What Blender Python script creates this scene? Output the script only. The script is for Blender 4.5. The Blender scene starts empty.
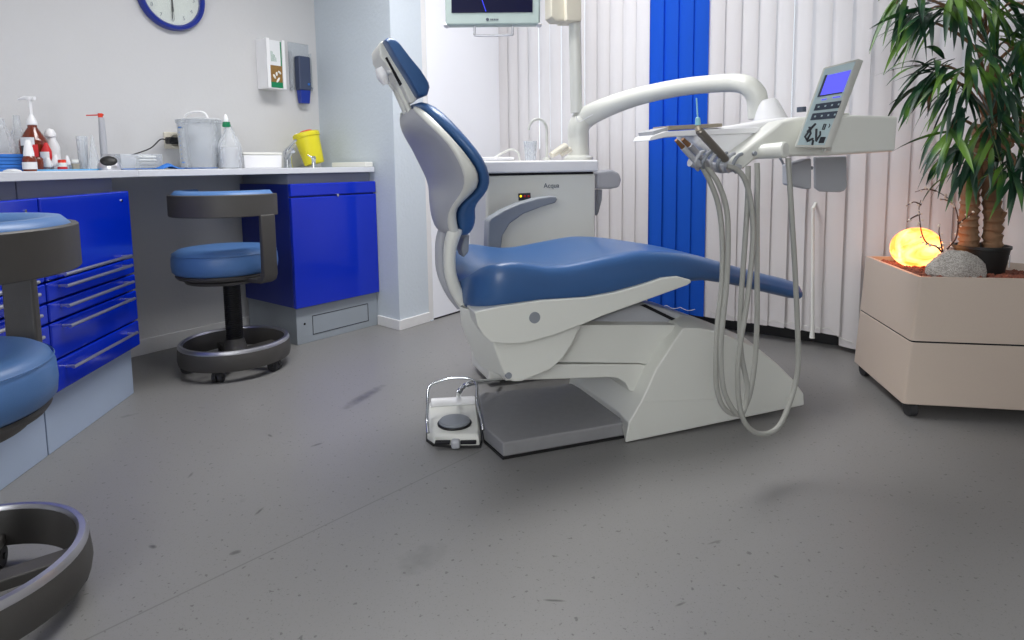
import bpy, math, random
from mathutils import Vector, Matrix
rnd = random.Random(7)
R = math.radians
# ------------------------------------------------------------------ camera
F = 630.0; CX = 512.0; CY = 231.0; H = 0.88
PIT = R(6.0); ROL = R(-0.75)
cam = bpy.data.cameras.new('camera'); camo = bpy.data.objects.new('camera', cam)
bpy.context.scene.collection.objects.link(camo)
CM = Matrix.Rotation(math.pi/2-PIT, 4, 'X') @ Matrix.Rotation(ROL, 4, 'Z')
camo.matrix_world = Matrix.Translation((0, 0, H)) @ CM
cam.sensor_width = 36; cam.sensor_fit = 'HORIZONTAL'; cam.lens = F/1024*36
cam.shift_x = 0; cam.shift_y = -(320-CY)/1024
cam.clip_start = .05; cam.clip_end = 200
bpy.context.scene.camera = camo
M3 = CM.to_3x3()
def ray(px, py): return M3 @ Vector(((px-CX)/F, -(py-CY)/F, -1))
def onz(px, py, z):
    r = ray(px, py); t = (z-H)/r.z; return Vector((r.x*t, r.y*t, z))
def aty(px, py, Y):
    r = ray(px, py); t = Y/r.y; return Vector((r.x*t, Y, H+r.z*t))
def onpl(px, py, p, n):
    r = ray(px, py); t = (p[0]*n[0]+p[1]*n[1])/(r.x*n[0]+r.y*n[1]); return Vector((r.x*t, r.y*t, H+r.z*t))
def V(*a): return Vector(a)
def lin(c):
    c /= 255.0
    return c/12.92 if c <= .04045 else ((c+.055)/1.055)**2.4
# ------------------------------------------------------------------ materials
def mat(name, rgb, rough=.5, metal=0, coat=0, vary=.05, scale=20, bump=0, bscale=200, trans=0, spec=.5, alpha=1, sheen=0):
    m = bpy.data.materials.new(name); m.use_nodes = True
    nt = m.node_tree; N = nt.nodes; L = nt.links; b = N['Principled BSDF']
    c = [lin(v) for v in rgb]
    tc = N.new('ShaderNodeTexCoord'); nz = N.new('ShaderNodeTexNoise')
    nz.inputs['Scale'].default_value = scale; nz.inputs['Detail'].default_value = 4
    L.new(tc.outputs['Object'], nz.inputs['Vector'])
    mx = N.new('ShaderNodeMix'); mx.data_type = 'RGBA'
    mx.inputs[6].default_value = [v*(1-vary) for v in c]+[1]
    mx.inputs[7].default_value = [min(1, v*(1+vary)) for v in c]+[1]
    L.new(nz.outputs['Fac'], mx.inputs[0]); L.new(mx.outputs[2], b.inputs['Base Color'])
    b.inputs['Roughness'].default_value = rough; b.inputs['Metallic'].default_value = metal
    b.inputs['Coat Weight'].default_value = coat; b.inputs['Coat Roughness'].default_value = .05
    b.inputs['Specular IOR Level'].default_value = spec
    b.inputs['Transmission Weight'].default_value = trans; b.inputs['Alpha'].default_value = alpha
    if bump:
        n2 = N.new('ShaderNodeTexNoise'); n2.inputs['Scale'].default_value = bscale; n2.inputs['Detail'].default_value = 3
        bp = N.new('ShaderNodeBump'); bp.inputs['Strength'].default_value = bump; bp.inputs['Distance'].default_value = .002
        L.new(tc.outputs['Object'], n2.inputs['Vector']); L.new(n2.outputs['Fac'], bp.inputs['Height']); L.new(bp.outputs[0], b.inputs['Normal'])
    return m
def emat(name, rgb, s):
    m = mat(name, rgb, .3, spec=.12); b = m.node_tree.nodes['Principled BSDF']
    b.inputs['Emission Color'].default_value = [lin(v) for v in rgb]+[1]; b.inputs['Emission Strength'].default_value = s
    return m
def glassy(name, rgb, a, rough=.05):      # thin clear plastic or glass: mostly see-through with a gloss
    m = bpy.data.materials.new(name); m.use_nodes = True; nt = m.node_tree; N = nt.nodes; L = nt.links
    N.remove(N['Principled BSDF']); out = N['Material Output']
    t = N.new('ShaderNodeBsdfTransparent'); t.inputs[0].default_value = [lin(v) for v in rgb]+[1]
    d = N.new('ShaderNodeBsdfPrincipled'); d.inputs['Base Color'].default_value = [lin(v) for v in rgb]+[1]; d.inputs['Roughness'].default_value = rough
    nz = N.new('ShaderNodeTexNoise'); nz.inputs['Scale'].default_value = 6
    fr = N.new('ShaderNodeFresnel'); fr.inputs[0].default_value = 1.45
    ad = N.new('ShaderNodeMath'); ad.operation = 'MULTIPLY_ADD'; ad.inputs[1].default_value = .6; ad.inputs[2].default_value = a
    a2 = N.new('ShaderNodeMath'); a2.operation = 'MULTIPLY_ADD'; a2.inputs[1].default_value = .04
    L.new(fr.outputs[0], ad.inputs[0]); L.new(nz.outputs['Fac'], a2.inputs[0]); L.new(ad.outputs[0], a2.inputs[2])
    mx = N.new('ShaderNodeMixShader'); L.new(a2.outputs[0], mx.inputs[0]); L.new(t.outputs[0], mx.inputs[1]); L.new(d.outputs[0], mx.inputs[2]); L.new(mx.outputs[0], out.inputs[0])
    return m
def cloth_trans(name, rgb, tr):           # vertical blind fabric
    m = mat(name, rgb, .8, vary=.03, scale=3, bump=.15, bscale=500); nt = m.node_tree; N = nt.nodes; L = nt.links
    b = N['Principled BSDF']; out = N['Material Output']; t = N.new('ShaderNodeBsdfTranslucent')
    mx = N.new('ShaderNodeMixShader'); mx.inputs[0].default_value = tr
    L.new(b.inputs['Base Color'].links[0].from_socket, t.inputs[0])
    L.new(b.outputs[0], mx.inputs[1]); L.new(t.outputs[0], mx.inputs[2]); L.new(mx.outputs[0], out.inputs[0])
    return m
M = dict(
 wall=mat('white_wall_paint', (206,206,207), .85, vary=.02, scale=2, bump=.5, bscale=60),
 wallblue=mat('pale_blue_wallpaper', (200,209,217), .85, vary=.03, scale=60, bump=.7, bscale=60),
 ceil=mat('ceiling_paint', (235,235,232), .9),
 trimw=mat('white_trim', (225,225,225), .5), doorw=mat('white_door', (242,244,250), .45, vary=.02, scale=3),
 darkbase=mat('black_skirting', (28,28,30), .5),
 lacq=mat('blue_lacquer', (2,42,186), .16, coat=.25, vary=.04, scale=4),
 lacqd=mat('blue_lacquer_side', (6,34,128), .3, vary=.05),
 carc=mat('grey_carcass', (150,155,165), .5, vary=.03), plinth=mat('pale_blue_plinth', (170,185,208), .45, vary=.03, scale=6),
 plinthg=mat('grey_plinth', (150,158,166), .5, vary=.04),
 top=mat('worktop_laminate', (214,217,224), .35, vary=.03, scale=15), steel=mat('brushed_steel', (215,215,220), .35, metal=1),
 chrome=mat('chrome', (215,218,222), .12, metal=1), gap=mat('shadow_gap', (12,12,20), .8),
 vinyl=mat('stool_blue_vinyl', (80,120,174), .4, vary=.05, scale=30, bump=.1, bscale=400),
 cvinyl=mat('chair_blue_vinyl', (54,92,142), .33, vary=.05, scale=12, bump=.05, bscale=300),
 dark=mat('dark_grey_plastic', (70,68,66), .5, vary=.12, scale=12, bump=.15, bscale=300),
 black=mat('black_plastic', (26,26,27), .5, vary=.15), rubber=mat('dark_rubber', (50,50,52), .7, vary=.1, bump=.3),
 white=mat('white_enamel', (222,223,216), .32, vary=.02, scale=5), greyp=mat('light_grey_shell', (178,180,186), .4, vary=.03, scale=8),
 grey=mat('mid_grey_plastic', (138,143,150), .45, vary=.05), step=mat('grey_step_rubber', (140,140,142), .6, vary=.08, scale=40, bump=.3, bscale=300),
 hose=mat('grey_hose', (158,158,152), .45, vary=.05), beige=mat('beige_plastic', (222,216,200), .5),
 offw=mat('cream_white', (235,235,228), .5, vary=.03), pure=mat('white_plastic', (240,240,242), .35, vary=.02),
 tan=mat('tan_metal', (190,178,158), .35, metal=.5), brownm=mat('brown_metal', (130,95,65), .4, metal=.4), gunm=mat('grey_brown_metal', (130,124,116), .35, metal=.6),
 panel=mat('pale_blue_panel', (196,216,220), .3, vary=.02), key=mat('dark_key', (72,82,98), .4), glyph=mat('dark_glyph', (50,54,62), .5),
 lcd=emat('lit_display', (98,98,235), .75), screen=emat('monitor_picture', (6,8,44), .25), scrline=emat('picture_line', (60,70,220), .8),
 mon=mat('monitor_bezel', (188,205,200), .4), clockblue=mat('clock_blue_rim', (22,44,140), .3), dial=mat('clock_dial', (232,232,226), .5),
 amber=mat('amber_brown_bottle', (110,42,22), .15, vary=.15, coat=.3), red=mat('red_label', (205,35,40), .5), green=mat('green_plastic', (10,125,80), .4),
 bluec=mat('blue_paper', (44,112,196), .7, vary=.08), bluep=mat('pale_blue_mat', (110,180,230), .6), yellow=mat('yellow_plastic', (228,216,40), .4, vary=.05),
 redp=mat('red_plastic', (225,60,35), .4), pinkp=mat('pink_fluid', (240,205,205), .3),
 clear=glassy('clear_plastic', (248,250,252), .08), clear2=glassy('frosted_plastic', (248,250,252), .2, .3), glass=glassy('clear_glass', (245,250,250), .06), paper=mat('paper', (226,228,230), .7),
 pglass=glassy('window_glass', (250,252,252), .02),
 navy=mat('navy_plastic', (20,50,150), .35), slate=mat('slate_blue_plastic', (62,72,98), .4),
 planter=mat('cream_planter', (198,182,168), .5, vary=.03, scale=200), pot=mat('black_pot', (22,24,24), .5, vary=.2),
 stone=mat('brown_clay_pebbles', (128,76,60), .9, vary=.35, scale=60), bark=mat('palm_bark', (128,98,72), .85, vary=.3, scale=25, bump=1, bscale=60),
 twig=mat('dark_twig', (80,50,38), .8, vary=.2), bud=mat('pale_blossom', (235,220,205), .7),
 blindw=cloth_trans('white_blind_fabric', (240,237,237), .40), blindb=cloth_trans('blue_blind_fabric', (6,98,218), .40),
 cord=mat('white_cord', (225,225,220), .6),
)
def leafmat():
    m = mat('leaf_green', (52,96,44), .4, vary=.3, scale=7); nt = m.node_tree; N = nt.nodes; L = nt.links
    oi = N.new('ShaderNodeTexCoord'); nz = N.new('ShaderNodeTexNoise'); nz.inputs['Scale'].default_value = 9; nz.inputs['Detail'].default_value = 0
    cr = N.new('ShaderNodeValToRGB'); e = cr.color_ramp.elements
    e[0].position = .38; e[0].color = (lin(22), lin(58), lin(40), 1); e[1].position = .68; e[1].color = (lin(100), lin(138), lin(52), 1)
    k = cr.color_ramp.elements.new(.52); k.color = (lin(40), lin(84), lin(48), 1)
    L.new(oi.outputs['Object'], nz.inputs['Vector']); L.new(nz.outputs['Fac'], cr.inputs[0]); L.new(cr.outputs[0], N['Principled BSDF'].inputs['Base Color'])
    return m
M['leaf'] = leafmat()
def rockmat():
    m = mat('veined_grey_rock', (150,148,142), .8, vary=.2, scale=10, bump=1, bscale=40); nt = m.node_tree; N = nt.nodes; L = nt.links
    tc = N.new('ShaderNodeTexCoord'); w = N.new('ShaderNodeTexWave'); w.inputs['Scale'].default_value = 24; w.inputs['Distortion'].default_value = 30; w.inputs['Detail'].default_value = 8; w.inputs['Detail Roughness'].default_value = .75; w.bands_direction = 'Z'
    cr = N.new('ShaderNodeValToRGB'); e = cr.color_ramp.elements; e[0].position = .3; e[0].color = (lin(140), lin(136), lin(130), 1); e[1].position = .8; e[1].color = (lin(186), lin(182), lin(176), 1)
    L.new(tc.outputs['Object'], w.inputs['Vector']); L.new(w.outputs['Fac'], cr.inputs[0]); L.new(cr.outputs[0], N['Principled BSDF'].inputs['Base Color']); return m
M['rock'] = rockmat()
def lampmat():
    m = mat('glowing_onyx', (120,70,35), .4); nt = m.node_tree; N = nt.nodes; L = nt.links; b = N['Principled BSDF']
    tc = N.new('ShaderNodeTexCoord'); w = N.new('ShaderNodeTexNoise'); w.inputs['Scale'].default_value = 14; w.inputs['Detail'].default_value = 3; w.inputs['Distortion'].default_value = 1.5
    mp = N.new('ShaderNodeMapping'); mp.inputs['Rotation'].default_value = (0, .8, 0); mp.inputs['Scale'].default_value = (.35, 1, 1.2)
    cr = N.new('ShaderNodeValToRGB'); e = cr.color_ramp.elements; e[0].position = .35; e[0].color = (1, .17, .02, 1); e[1].position = .66; e[1].color = (1, .50, .19, 1)
    L.new(tc.outputs['Object'], mp.inputs[0]); L.new(mp.outputs[0], w.inputs['Vector']); L.new(w.outputs['Fac'], cr.inputs[0]); L.new(cr.outputs[0], b.inputs['Emission Color'])
    b.inputs['Emission Strength'].default_value = 4.4; return m
M['lamp'] = lampmat()
# ------------------------------------------------------------------ mesh builder
class MB:
    def __init__(s): s.v = []; s.f = []; s.m = []
    def add(s, vs, fs, mi=0):
        o = len(s.v); s.v += [Vector(v) for v in vs]; s.f += [[i+o for i in f] for f in fs]; s.m += [mi]*len(fs); return s
    def loft(s, rings, mi=0, cap=True, closed=False):
        n = len(rings[0]); vs = [v for r in rings for v in r]; fs = []
        k = len(rings)
        for i in range(k if closed else k-1):
            a = i*n; b = ((i+1) % k)*n
            for j in range(n): fs.append([a+j, a+(j+1) % n, b+(j+1) % n, b+j])
        if cap and not closed: fs += [list(range(n))[::-1], list(range((k-1)*n, k*n))]
        return s.add(vs, fs, mi)
    def prism(s, poly, d, mi=0):
        d = Vector(d); return s.loft([[Vector(p) for p in poly], [Vector(p)+d for p in poly]], mi)
    def box(s, c, sz, rz=0, mi=0, rot=None):
        m = rot if rot else Matrix.Rotation(rz, 3, 'Z'); c = Vector(c); h = [x/2 for x in sz]
        q = [c+m @ Vector((x*h[0], y*h[1], z*h[2])) for z in (-1, 1) for x, y in ((-1,-1),(1,-1),(1,1),(-1,1))]
        return s.add(q, [[3,2,1,0],[4,5,6,7],[0,1,5,4],[1,2,6,5],[2,3,7,6],[3,0,4,7]], mi)
    def tube(s, pts, r, n=10, mi=0, smooth=0, flat=1, cap=True, updir=(0,0,1)):
        pts = [Vector(p) for p in pts]
        rr = list(r) if isinstance(r, (list, tuple)) else [r]*len(pts)
        if smooth:
            P = []; Q = []
            for i in range(len(pts)-1):
                p0 = pts[max(i-1, 0)]; p1 = pts[i]; p2 = pts[i+1]; p3 = pts[min(i+2, len(pts)-1)]
                for k in range(smooth):
                    t = k/smooth
                    P.append(.5*((2*p1)+(p2-p0)*t+(2*p0-5*p1+4*p2-p3)*t*t+(3*p1-p0-3*p2+p3)*t**3)); Q.append(rr[i]*(1-t)+rr[i+1]*t)
            P.append(pts[-1]); Q.append(rr[-1]); pts = P; rr = Q
        rings = []; up = None
        for i, p in enumerate(pts):
            t = (pts[min(i+1, len(pts)-1)]-pts[max(i-1, 0)]).normalized()
            if up is None:
                up = Vector(updir)
                if abs(t.dot(up)) > .95: up = Vector((1, 0, 0))
            up = (up-t*up.dot(t)).normalized(); sd = t.cross(up)
            rings.append([p+(sd*math.cos(2*math.pi*j/n)*flat+up*math.sin(2*math.pi*j/n))*rr[i] for j in range(n)])
        return s.loft(rings, mi, cap)
    def lathe(s, prof, c=(0,0,0), n=32, mi=0, axis=None, cap=True, sx=1, sy=1):
        c = Vector(c); q = Vector((0,0,1)).rotation_difference(Vector(axis)).to_matrix() if axis is not None else Matrix.Identity(3)
        return s.loft([[c+q @ Vector((r*math.cos(2*math.pi*j/n)*sx, r*math.sin(2*math.pi*j/n)*sy, z)) for j in range(n)] for r, z in prof], mi, cap)
    def cyl(s, a, b, r0, r1=None, n=20, mi=0):
        return s.tube([a, b], [r0, r0 if r1 is None else r1], n, mi)
    def ell(s, c, rad, n=20, k=12, mi=0, rot=None):
        c = Vector(c); rings = []
        for i in range(1, k):
            a = math.pi*i/k-math.pi/2
            ring = [Vector((math.cos(a)*math.cos(2*math.pi*j/n)*rad[0], math.cos(a)*math.sin(2*math.pi*j/n)*rad[1], math.sin(a)*rad[2])) for j in range(n)]
            rings.append([c+(rot @ q if rot else q) for q in ring])
        return s.loft(rings, mi)
def build(name, mb, ms, parent=None, org=None, bevel=0, seg=2, smooth=38, subs=0):
    """one mesh object; a part keeps its thing's origin"""
    if parent is not None:
        r = parent
        while r.parent: r = r.parent
        org = r.location.copy()
    elif org is None:
        xs = [v.x for v in mb.v]; ys = [v.y for v in mb.v]; zs = [v.z for v in mb.v]
        org = Vector(((min(xs)+max(xs))/2, (min(ys)+max(ys))/2, min(zs)))
    org = Vector(org)
    me = bpy.data.meshes.new(name); me.from_pydata([v-org for v in mb.v], [], mb.f)
    if not isinstance(ms, (list, tuple)): ms = [ms]
    for m in ms: me.materials.append(M[m] if isinstance(m, str) else m)
    me.polygons.foreach_set('material_index', mb.m)
    import bmesh
    bm = bmesh.new(); bm.from_mesh(me); bmesh.ops.recalc_face_normals(bm, faces=bm.faces); bm.to_mesh(me); bm.free()
    me.polygons.foreach_set('use_smooth', [True]*len(me.polygons))
    me.set_sharp_from_angle(angle=R(smooth if not subs else 180)); me.update()
    o = bpy.data.objects.new(name, me); bpy.context.scene.collection.objects.link(o)
    if parent is not None: o.parent = parent
    else: o.location = org
    if bevel:
        b = o.modifiers.new('bevel', 'BEVEL'); b.width = bevel; b.segments = seg; b.limit_method = 'ANGLE'; b.angle_limit = R(35); b.harden_normals = True
    if subs:
        b = o.modifiers.new('sub', 'SUBSURF'); b.levels = subs; b.render_levels = subs
    return o
def tag(o, label, cat, group=None):
    o['label'] = label; o['category'] = cat
    if group: o['group'] = group
    return o
def thing(name, label, cat, loc, group=None):
    o = bpy.data.objects.new(name, None); bpy.context.scene.collection.objects.link(o); o.location = Vector(loc); o.empty_display_size = .1
    return tag(o, label, cat, group)
def struct(name, mb, ms, **k):
    o = build(name, mb, ms, **k); o['kind'] = 'structure'; return o
def copy_tree(o, parent=None):
    c = o.copy(); bpy.context.scene.collection.objects.link(c)
    if parent: c.parent = parent
    for ch in list(o.children): copy_tree(ch, c)
    return c
def text_mb(s, size, place, ext=.0006):
    cu = bpy.data.curves.new('t', 'FONT'); cu.body = s; cu.size = size; cu.extrude = ext; cu.align_x = 'CENTER'; cu.align_y = 'CENTER'
    o = bpy.data.objects.new('t', cu); me = bpy.data.meshes.new_from_object(o)
    vs = [place @ v.co for v in me.vertices]; fs = [list(p.vertices) for p in me.polygons]
    bpy.data.objects.remove(o); bpy.data.curves.remove(cu); bpy.data.meshes.remove(me)
    return vs, fs
def frame(o, x, y):     # 4x4 from origin, x axis, y axis (text plane)
    x = Vector(x).normalized(); y = Vector(y); y = (y-x*y.dot(x)).normalized(); z = x.cross(y)
    m = Matrix((x, y, z)).transposed().to_4x4(); m.translation = Vector(o); return m
# ------------------------------------------------------------------ room
def dirv(deg): return Vector((math.sin(R(deg)), math.cos(R(deg)), 0))
DA = dirv(36); DB = dirv(126); DL = dirv(-6); DW = dirv(128)
NA = DB.copy()                         # points from the clock wall into the room
NW = Vector((-DW.y, DW.x, 0)); NW = -NW if NW.y > 0 else NW     # window wall normal into the room
NL = Vector((DL.y, -DL.x, 0)); NL = NL if NL.x > 0 else -NL
def isect(p, d, q, e):
    den = d.x*e.y-d.y*e.x; t = ((q.x-p.x)*e.y-(q.y-p.y)*e.x)/den; return p+d*t
PA = V(-1.804, 2.901, 0)
FL = V(-1.506, 2.418, 0)               # a point on the drawer-front line
W1 = isect(PA, DA, FL-NL*.53, DL)
W3 = V(-.612, 3.331, 0)
DG = dirv(128.6); W2 = isect(PA, DA, W3, DG)+DA*.045; DG = (W3-W2).normalized()
DF = dirv(38.4); NF = dirv(128.4)
BL0 = onz(500, 299, 0)                 # where the blinds meet the door wall
W4 = BL0+DA*.10
W4 = isect(W3, DA, BL0-NW*.11, DW)
W5 = W4+DW*3.95
W6 = W5-dirv(36)*5.4
W7 = isect(W6, dirv(-60), FL-NL*.53, DL)
CE = 2.55
pts = [W1, W2, W3, W4, W5, W6, W7]
mb = MB(); mb.prism([p+V(0,0,-.08) for p in pts], (0,0,.08)); fl_mb = mb
mb = MB(); mb.prism([p+V(0,0,CE) for p in pts], (0,0,.1)); struct('ceiling', mb, 'ceil')
def wallseg(name, a, b, m, holes=(), th=.12):
    d = (b-a).normalized(); L = (b-a).length; n = V(d.y, -d.x, 0)
    cen = sum(pts, V(0,0,0))/7
    if n.dot(cen-a) > 0: n = -n
    mb = MB()
    def pc(s0, s1, z0, z1):
        if s1-s0 > 1e-4 and z1-z0 > 1e-4: mb.prism([a+d*s0+V(0,0,z0), a+d*s1+V(0,0,z0), a+d*s1+V(0,0,z1), a+d*s0+V(0,0,z1)], n*th)
    s = 0
    for (h0, h1, z0, z1) in holes:
        pc(s, h0, 0, CE); pc(h0, h1, 0, z0); pc(h0, h1, z1, CE); s = h1
    pc(s, L, 0, CE)
    return struct(name, mb, m), d, n
wallseg('wall_left', W7, W1, 'wall'); wallseg('wall_back', W1, W2, 'wall')
wins = [(.10, .62, .93, 2.35), (.72, 1.36, .93, 2.35), (1.48, 2.12, .93, 2.35), (2.24, 2.9, .93, 2.35)]
_, dw, nw = wallseg('wall_window', W4, W5, 'wall', wins)
wallseg('wall_right', W5, W6, 'wall'); Lf = (W7-W6).length; fw = (.15, min(1.55, Lf-.1), .95, 2.25); _, df, nf = wallseg('wall_front', W6, W7, 'wall', [fw])  # opening in the unseen front wall, added for the fill light
for i, (s0, s1, z0, z1) in enumerate(wins):
    mb = MB(); a = W4+nw*.05; fr = .05
    def fp(u0, u1, y0, y1, th=.05): mb.prism([a+dw*u0+V(0,0,y0), a+dw*u1+V(0,0,y0), a+dw*u1+V(0,0,y1), a+dw*u0+V(0,0,y1)], nw*th)
    fp(s0, s0+fr, z0, z1); fp(s1-fr, s1, z0, z1); fp(s0+fr, s1-fr, z0, z0+fr); fp(s0+fr, s1-fr, z1-fr, z1)
    w = struct('window_%d' % (i+1), mb, 'trimw')
    g = MB(); a = W4+nw*.072; g.prism([a+dw*(s0+fr)+V(0,0,z0+fr), a+dw*(s1-fr)+V(0,0,z0+fr), a+dw*(s1-fr)+V(0,0,z1-fr), a+dw*(s0+fr)+V(0,0,z1-fr)], nw*.006)
    build('pane', g, 'pglass', w)
# pier with two pale blue faces, door, frames, skirtings
Ppe = isect(W3, DA, V(0,0,0), Vector(ray(428.5, 300)).to_2d().to_3d())
Ppf = isect(W3, DA, V(0,0,0), Vector(ray(433.3, 300)).to_2d().to_3d())
mb = MB()
mb.prism([W2, W3, Ppe, W2+(Ppe-W3)], (0,0,CE)); struct('wall_corner', mb, 'wallblue')
mb = MB(); mb.prism([Ppe, Ppf, Ppf-DB*.08, Ppe-DB*.08], (0,0,CE)); struct('trim_1', mb, 'trimw', bevel=.004)
dst = Ppf; mb = MB(); mb.prism([dst+V(0,0,.001), W4+V(0,0,.001), W4-DB*.06+V(0,0,.001), dst-DB*.045+V(0,0,.001)], (0,0,2.211)); door = struct('door_1', mb, 'doorw')
mb = MB(); mb.prism([dst+DB*.001, W4+DB*.001, W4-DB*.001, dst-DB*.001], (0,0,.009)); build('bottom_gap', mb, 'gap', door)
mb = MB(); mb.prism([Ppf-DB*.0+V(0,0,2.215), W4+V(0,0,2.215), W4-DB*.1+V(0,0,2.215), Ppf-DB*.1+V(0,0,2.215)], (0,0,CE-2.215)); struct('trim_2', mb, 'trimw')
def skirt(name, a, b, m, inw, h=.075, th=.012):
    mb = MB(); mb.prism([a, b, b+inw*th, a+inw*th], (0,0,h)); return struct(name, mb, m, bevel=.003)
skirt('baseboard_back', W1, W2, 'trimw', DB)
skirt('baseboard_corner', isect(V(-1.073,3.057,0)+NA*.004, DF, W3, DG), W3+DG*.012, 'trimw', -DA, .055)
skirt('baseboard_pier', W3-DA*.012, Ppe, 'trimw', DB, .055)
skirt('baseboard_window', W4+DW*.03, W5, 'darkbase', -nw, .07)  # black strip along the foot of the window wall
skirt('baseboard_left', W7, W1, 'trimw', NL)
# floor material
def floormat():
    m = mat('grey_vinyl_floor', (128,127,126), .36, vary=.05, scale=1.3); nt = m.node_tree; N = nt.nodes; L = nt.links; b = N['Principled BSDF']
    tc = N.new('ShaderNodeTexCoord'); base = b.inputs['Base Color'].links[0].from_socket
    def math_(op, a, bb=None, c=None):
        n = N.new('ShaderNodeMath'); n.operation = op
        for i, x in enumerate((a, bb, c)):
            if x is None: continue
            if isinstance(x, (int, float)): n.inputs[i].default_value = x
            else: L.new(x, n.inputs[i])
        return n.outputs[0]
    def noise(s, d=3, vec=None):
        n = N.new('ShaderNodeTexNoise'); n.inputs['Scale'].default_value = s; n.inputs['Detail'].default_value = d; L.new(vec or tc.outputs['Object'], n.inputs['Vector']); return n.outputs['Fac']
    def mr(x, a, bb, c=0, d=1):
        n = N.new('ShaderNodeMapRange'); L.new(x, n.inputs[0]); n.inputs[1].default_value = a; n.inputs[2].default_value = bb; n.inputs[3].default_value = c; n.inputs[4].default_value = d; return n.outputs[0]
    sx = N.new('ShaderNodeSeparateXYZ'); L.new(tc.outputs['Object'], sx.inputs[0]); X = sx.outputs[0]; Y = sx.outputs[1]
    fac = mr(noise(75, 2), .665, .71, 0, .5)                       # tiny specks
    fac = math_('MAXIMUM', fac, mr(noise(230, 2), .62, .72, 0, .35))
    fac = math_('MAXIMUM', fac, mr(noise(9, 6), .70, .76, 0, .35))
    # welded seam
    a = onz(85, 640, 0); c = onz(455, 463, 0); d = (c-a).normalized()
    dist = math_('ABSOLUTE', math_('SUBTRACT', math_('MULTIPLY', math_('SUBTRACT', X, a.x), d.y), math_('MULTIPLY', math_('SUBTRACT', Y, a.y), d.x)))
    fac = math_('MAXIMUM', fac, mr(dist, .0012, .0030, .32, 0))
    marks = [((345,408),(382,386),.030,.55),((198,381),(206,376),.03,.5),((188,478),(193,472),.006,.7),((255,515),(264,507),.005,.7),((402,572),(440,545),.05,.22),
             ((708,544),(722,540),.004,.6),((545,600),(564,601),.004,.7),((310,447),(322,443),.008,.7),((230,554),(240,551),.01,.7),((268,434),(272,437),.006,.7),((715,541),(720,543),.01,.6),((676,606),(686,602),.004,.7),((150,545),(155,548),.008,.8)]
    for (p, q, w, st) in marks:
        A = onz(*p, 0); B = onz(*q, 0); mid = (A+B)/2; dd = (B-A); ln = dd.length/2; dd.normalize()
        ux = math_('ADD', math_('MULTIPLY', math_('SUBTRACT', X, mid.x), dd.x), math_('MULTIPLY', math_('SUBTRACT', Y, mid.y), dd.y))
        uy = math_('SUBTRACT', math_('MULTIPLY', math_('SUBTRACT', X, mid.x), dd.y), math_('MULTIPLY', math_('SUBTRACT', Y, mid.y), dd.x))
        r2 = math_('ADD', math_('POWER', math_('DIVIDE', ux, ln*1.3), 2), math_('POWER', math_('DIVIDE', uy, w), 2))
        e = math_('SUBTRACT', r2, math_('MULTIPLY', noise(40, 4), 1.6))
        fac = math_('MAXIMUM', fac, mr(e, -.9, .1, st, 0))
    mx = N.new('ShaderNodeMix'); mx.data_type = 'RGBA'; L.new(fac, mx.inputs[0]); L.new(base, mx.inputs[6]); mx.inputs[7].default_value = (.02,.02,.02,1)
    L.new(mx.outputs[2], b.inputs['Base Color'])
    return m
M['floor'] = floormat()
struct('floor', fl_mb, 'floor', org=(0,0,0))
# ------------------------------------------------------------------ vertical blinds
PB = BL0.copy()
def bpt(px):                            # distance along the blind line under pixel column px
    p = onpl(px, 250, PB, NW); return (p-PB).dot(DW)
s_blue0 = bpt(647.5); s_blue1 = bpt(704.5); pitch = (s_blue1-s_blue0)/4
s_step = bpt(836)
def slat(s, w, ang, z0, z1, mi):
    c = PB+DW*s; a = R(ang); d = DW*math.cos(a)+NW*math.sin(a); n = NW*math.cos(a)-DW*math.sin(a)
    mb = MB(); k = 6; rings = []
    for z in (z0, z1):
        f = []; g = []
        for i in range(k+1):
            t = i/k*2-1; p = c+d*(t*w/2)+n*(.006*(1-t*t)); f.append(p+V(0,0,z)); g.append(p-n*.0008+V(0,0,z))
        rings.append(f+g[::-1])
    mb.loft(rings); return mb
def blind(name, label, sl, z0f, mk, wands=()):
    o = PB+DW*sl[0]; t = thing(name, label, 'blind', (o.x, o.y, 0), 'vertical blinds along the window wall')
    hr = MB(); a = PB+DW*(sl[0]-pitch/2)+V(0,0,2.43); b = PB+DW*(sl[-1]+pitch/2)+V(0,0,2.43); hr.prism([a-NW*.02, b-NW*.02, b+NW*.02, a+NW*.02], (0,0,.04)); build('headrail', hr, 'trimw', t, bevel=.003)
    for s in sl:
        x = rnd.random(); ang = 9+rnd.uniform(-2, 2)
        if s > s_blue1 and s < s_blue1+1.0 and rnd.random() < .4: ang += rnd.uniform(7, 11)
        build('slat', slat(s, pitch*1.10, ang, z0f(s), 2.43, 0), mk, t, smooth=60)
    ch = MB()
    for i in range(len(sl)-1):
        p = PB+DW*sl[i]+NW*.012+V(0,0,z0f(sl[i])+.035); q = PB+DW*sl[i+1]+NW*.012+V(0,0,z0f(sl[i+1])+.035)
        m_ = (p+q)/2+V(0,0,-.012); ch.tube([p, m_, q], .0014, 5, smooth=4)
    if len(sl) > 1: build('hem_chain', ch, 'cord', t)
    for (px, y0, y1) in wands:
        p = onpl(px, y0, PB+NW*.05, NW); q = onpl(px-1, y1, PB+NW*.05, NW); wd = MB(); wd.tube([V(q.x, q.y, q.z), V(q.x, q.y, q.z+.05), V(p.x, p.y, p.z), V(p.x, p.y, p.z+.02)-NW*.045], [.012, .008, .007, .006], 10); build('control_wand', wd, 'cord', t)
    return t
n0 = int(s_blue0/pitch)
hem = lambda s: .075 if s < s_step else .025
blind('vertical_blind', 'white vertical blind left of the blue slats, behind the cup filler unit', [s_blue0-pitch*(i+.5) for i in range(n0)][::-1], hem, 'blindw')
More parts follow.
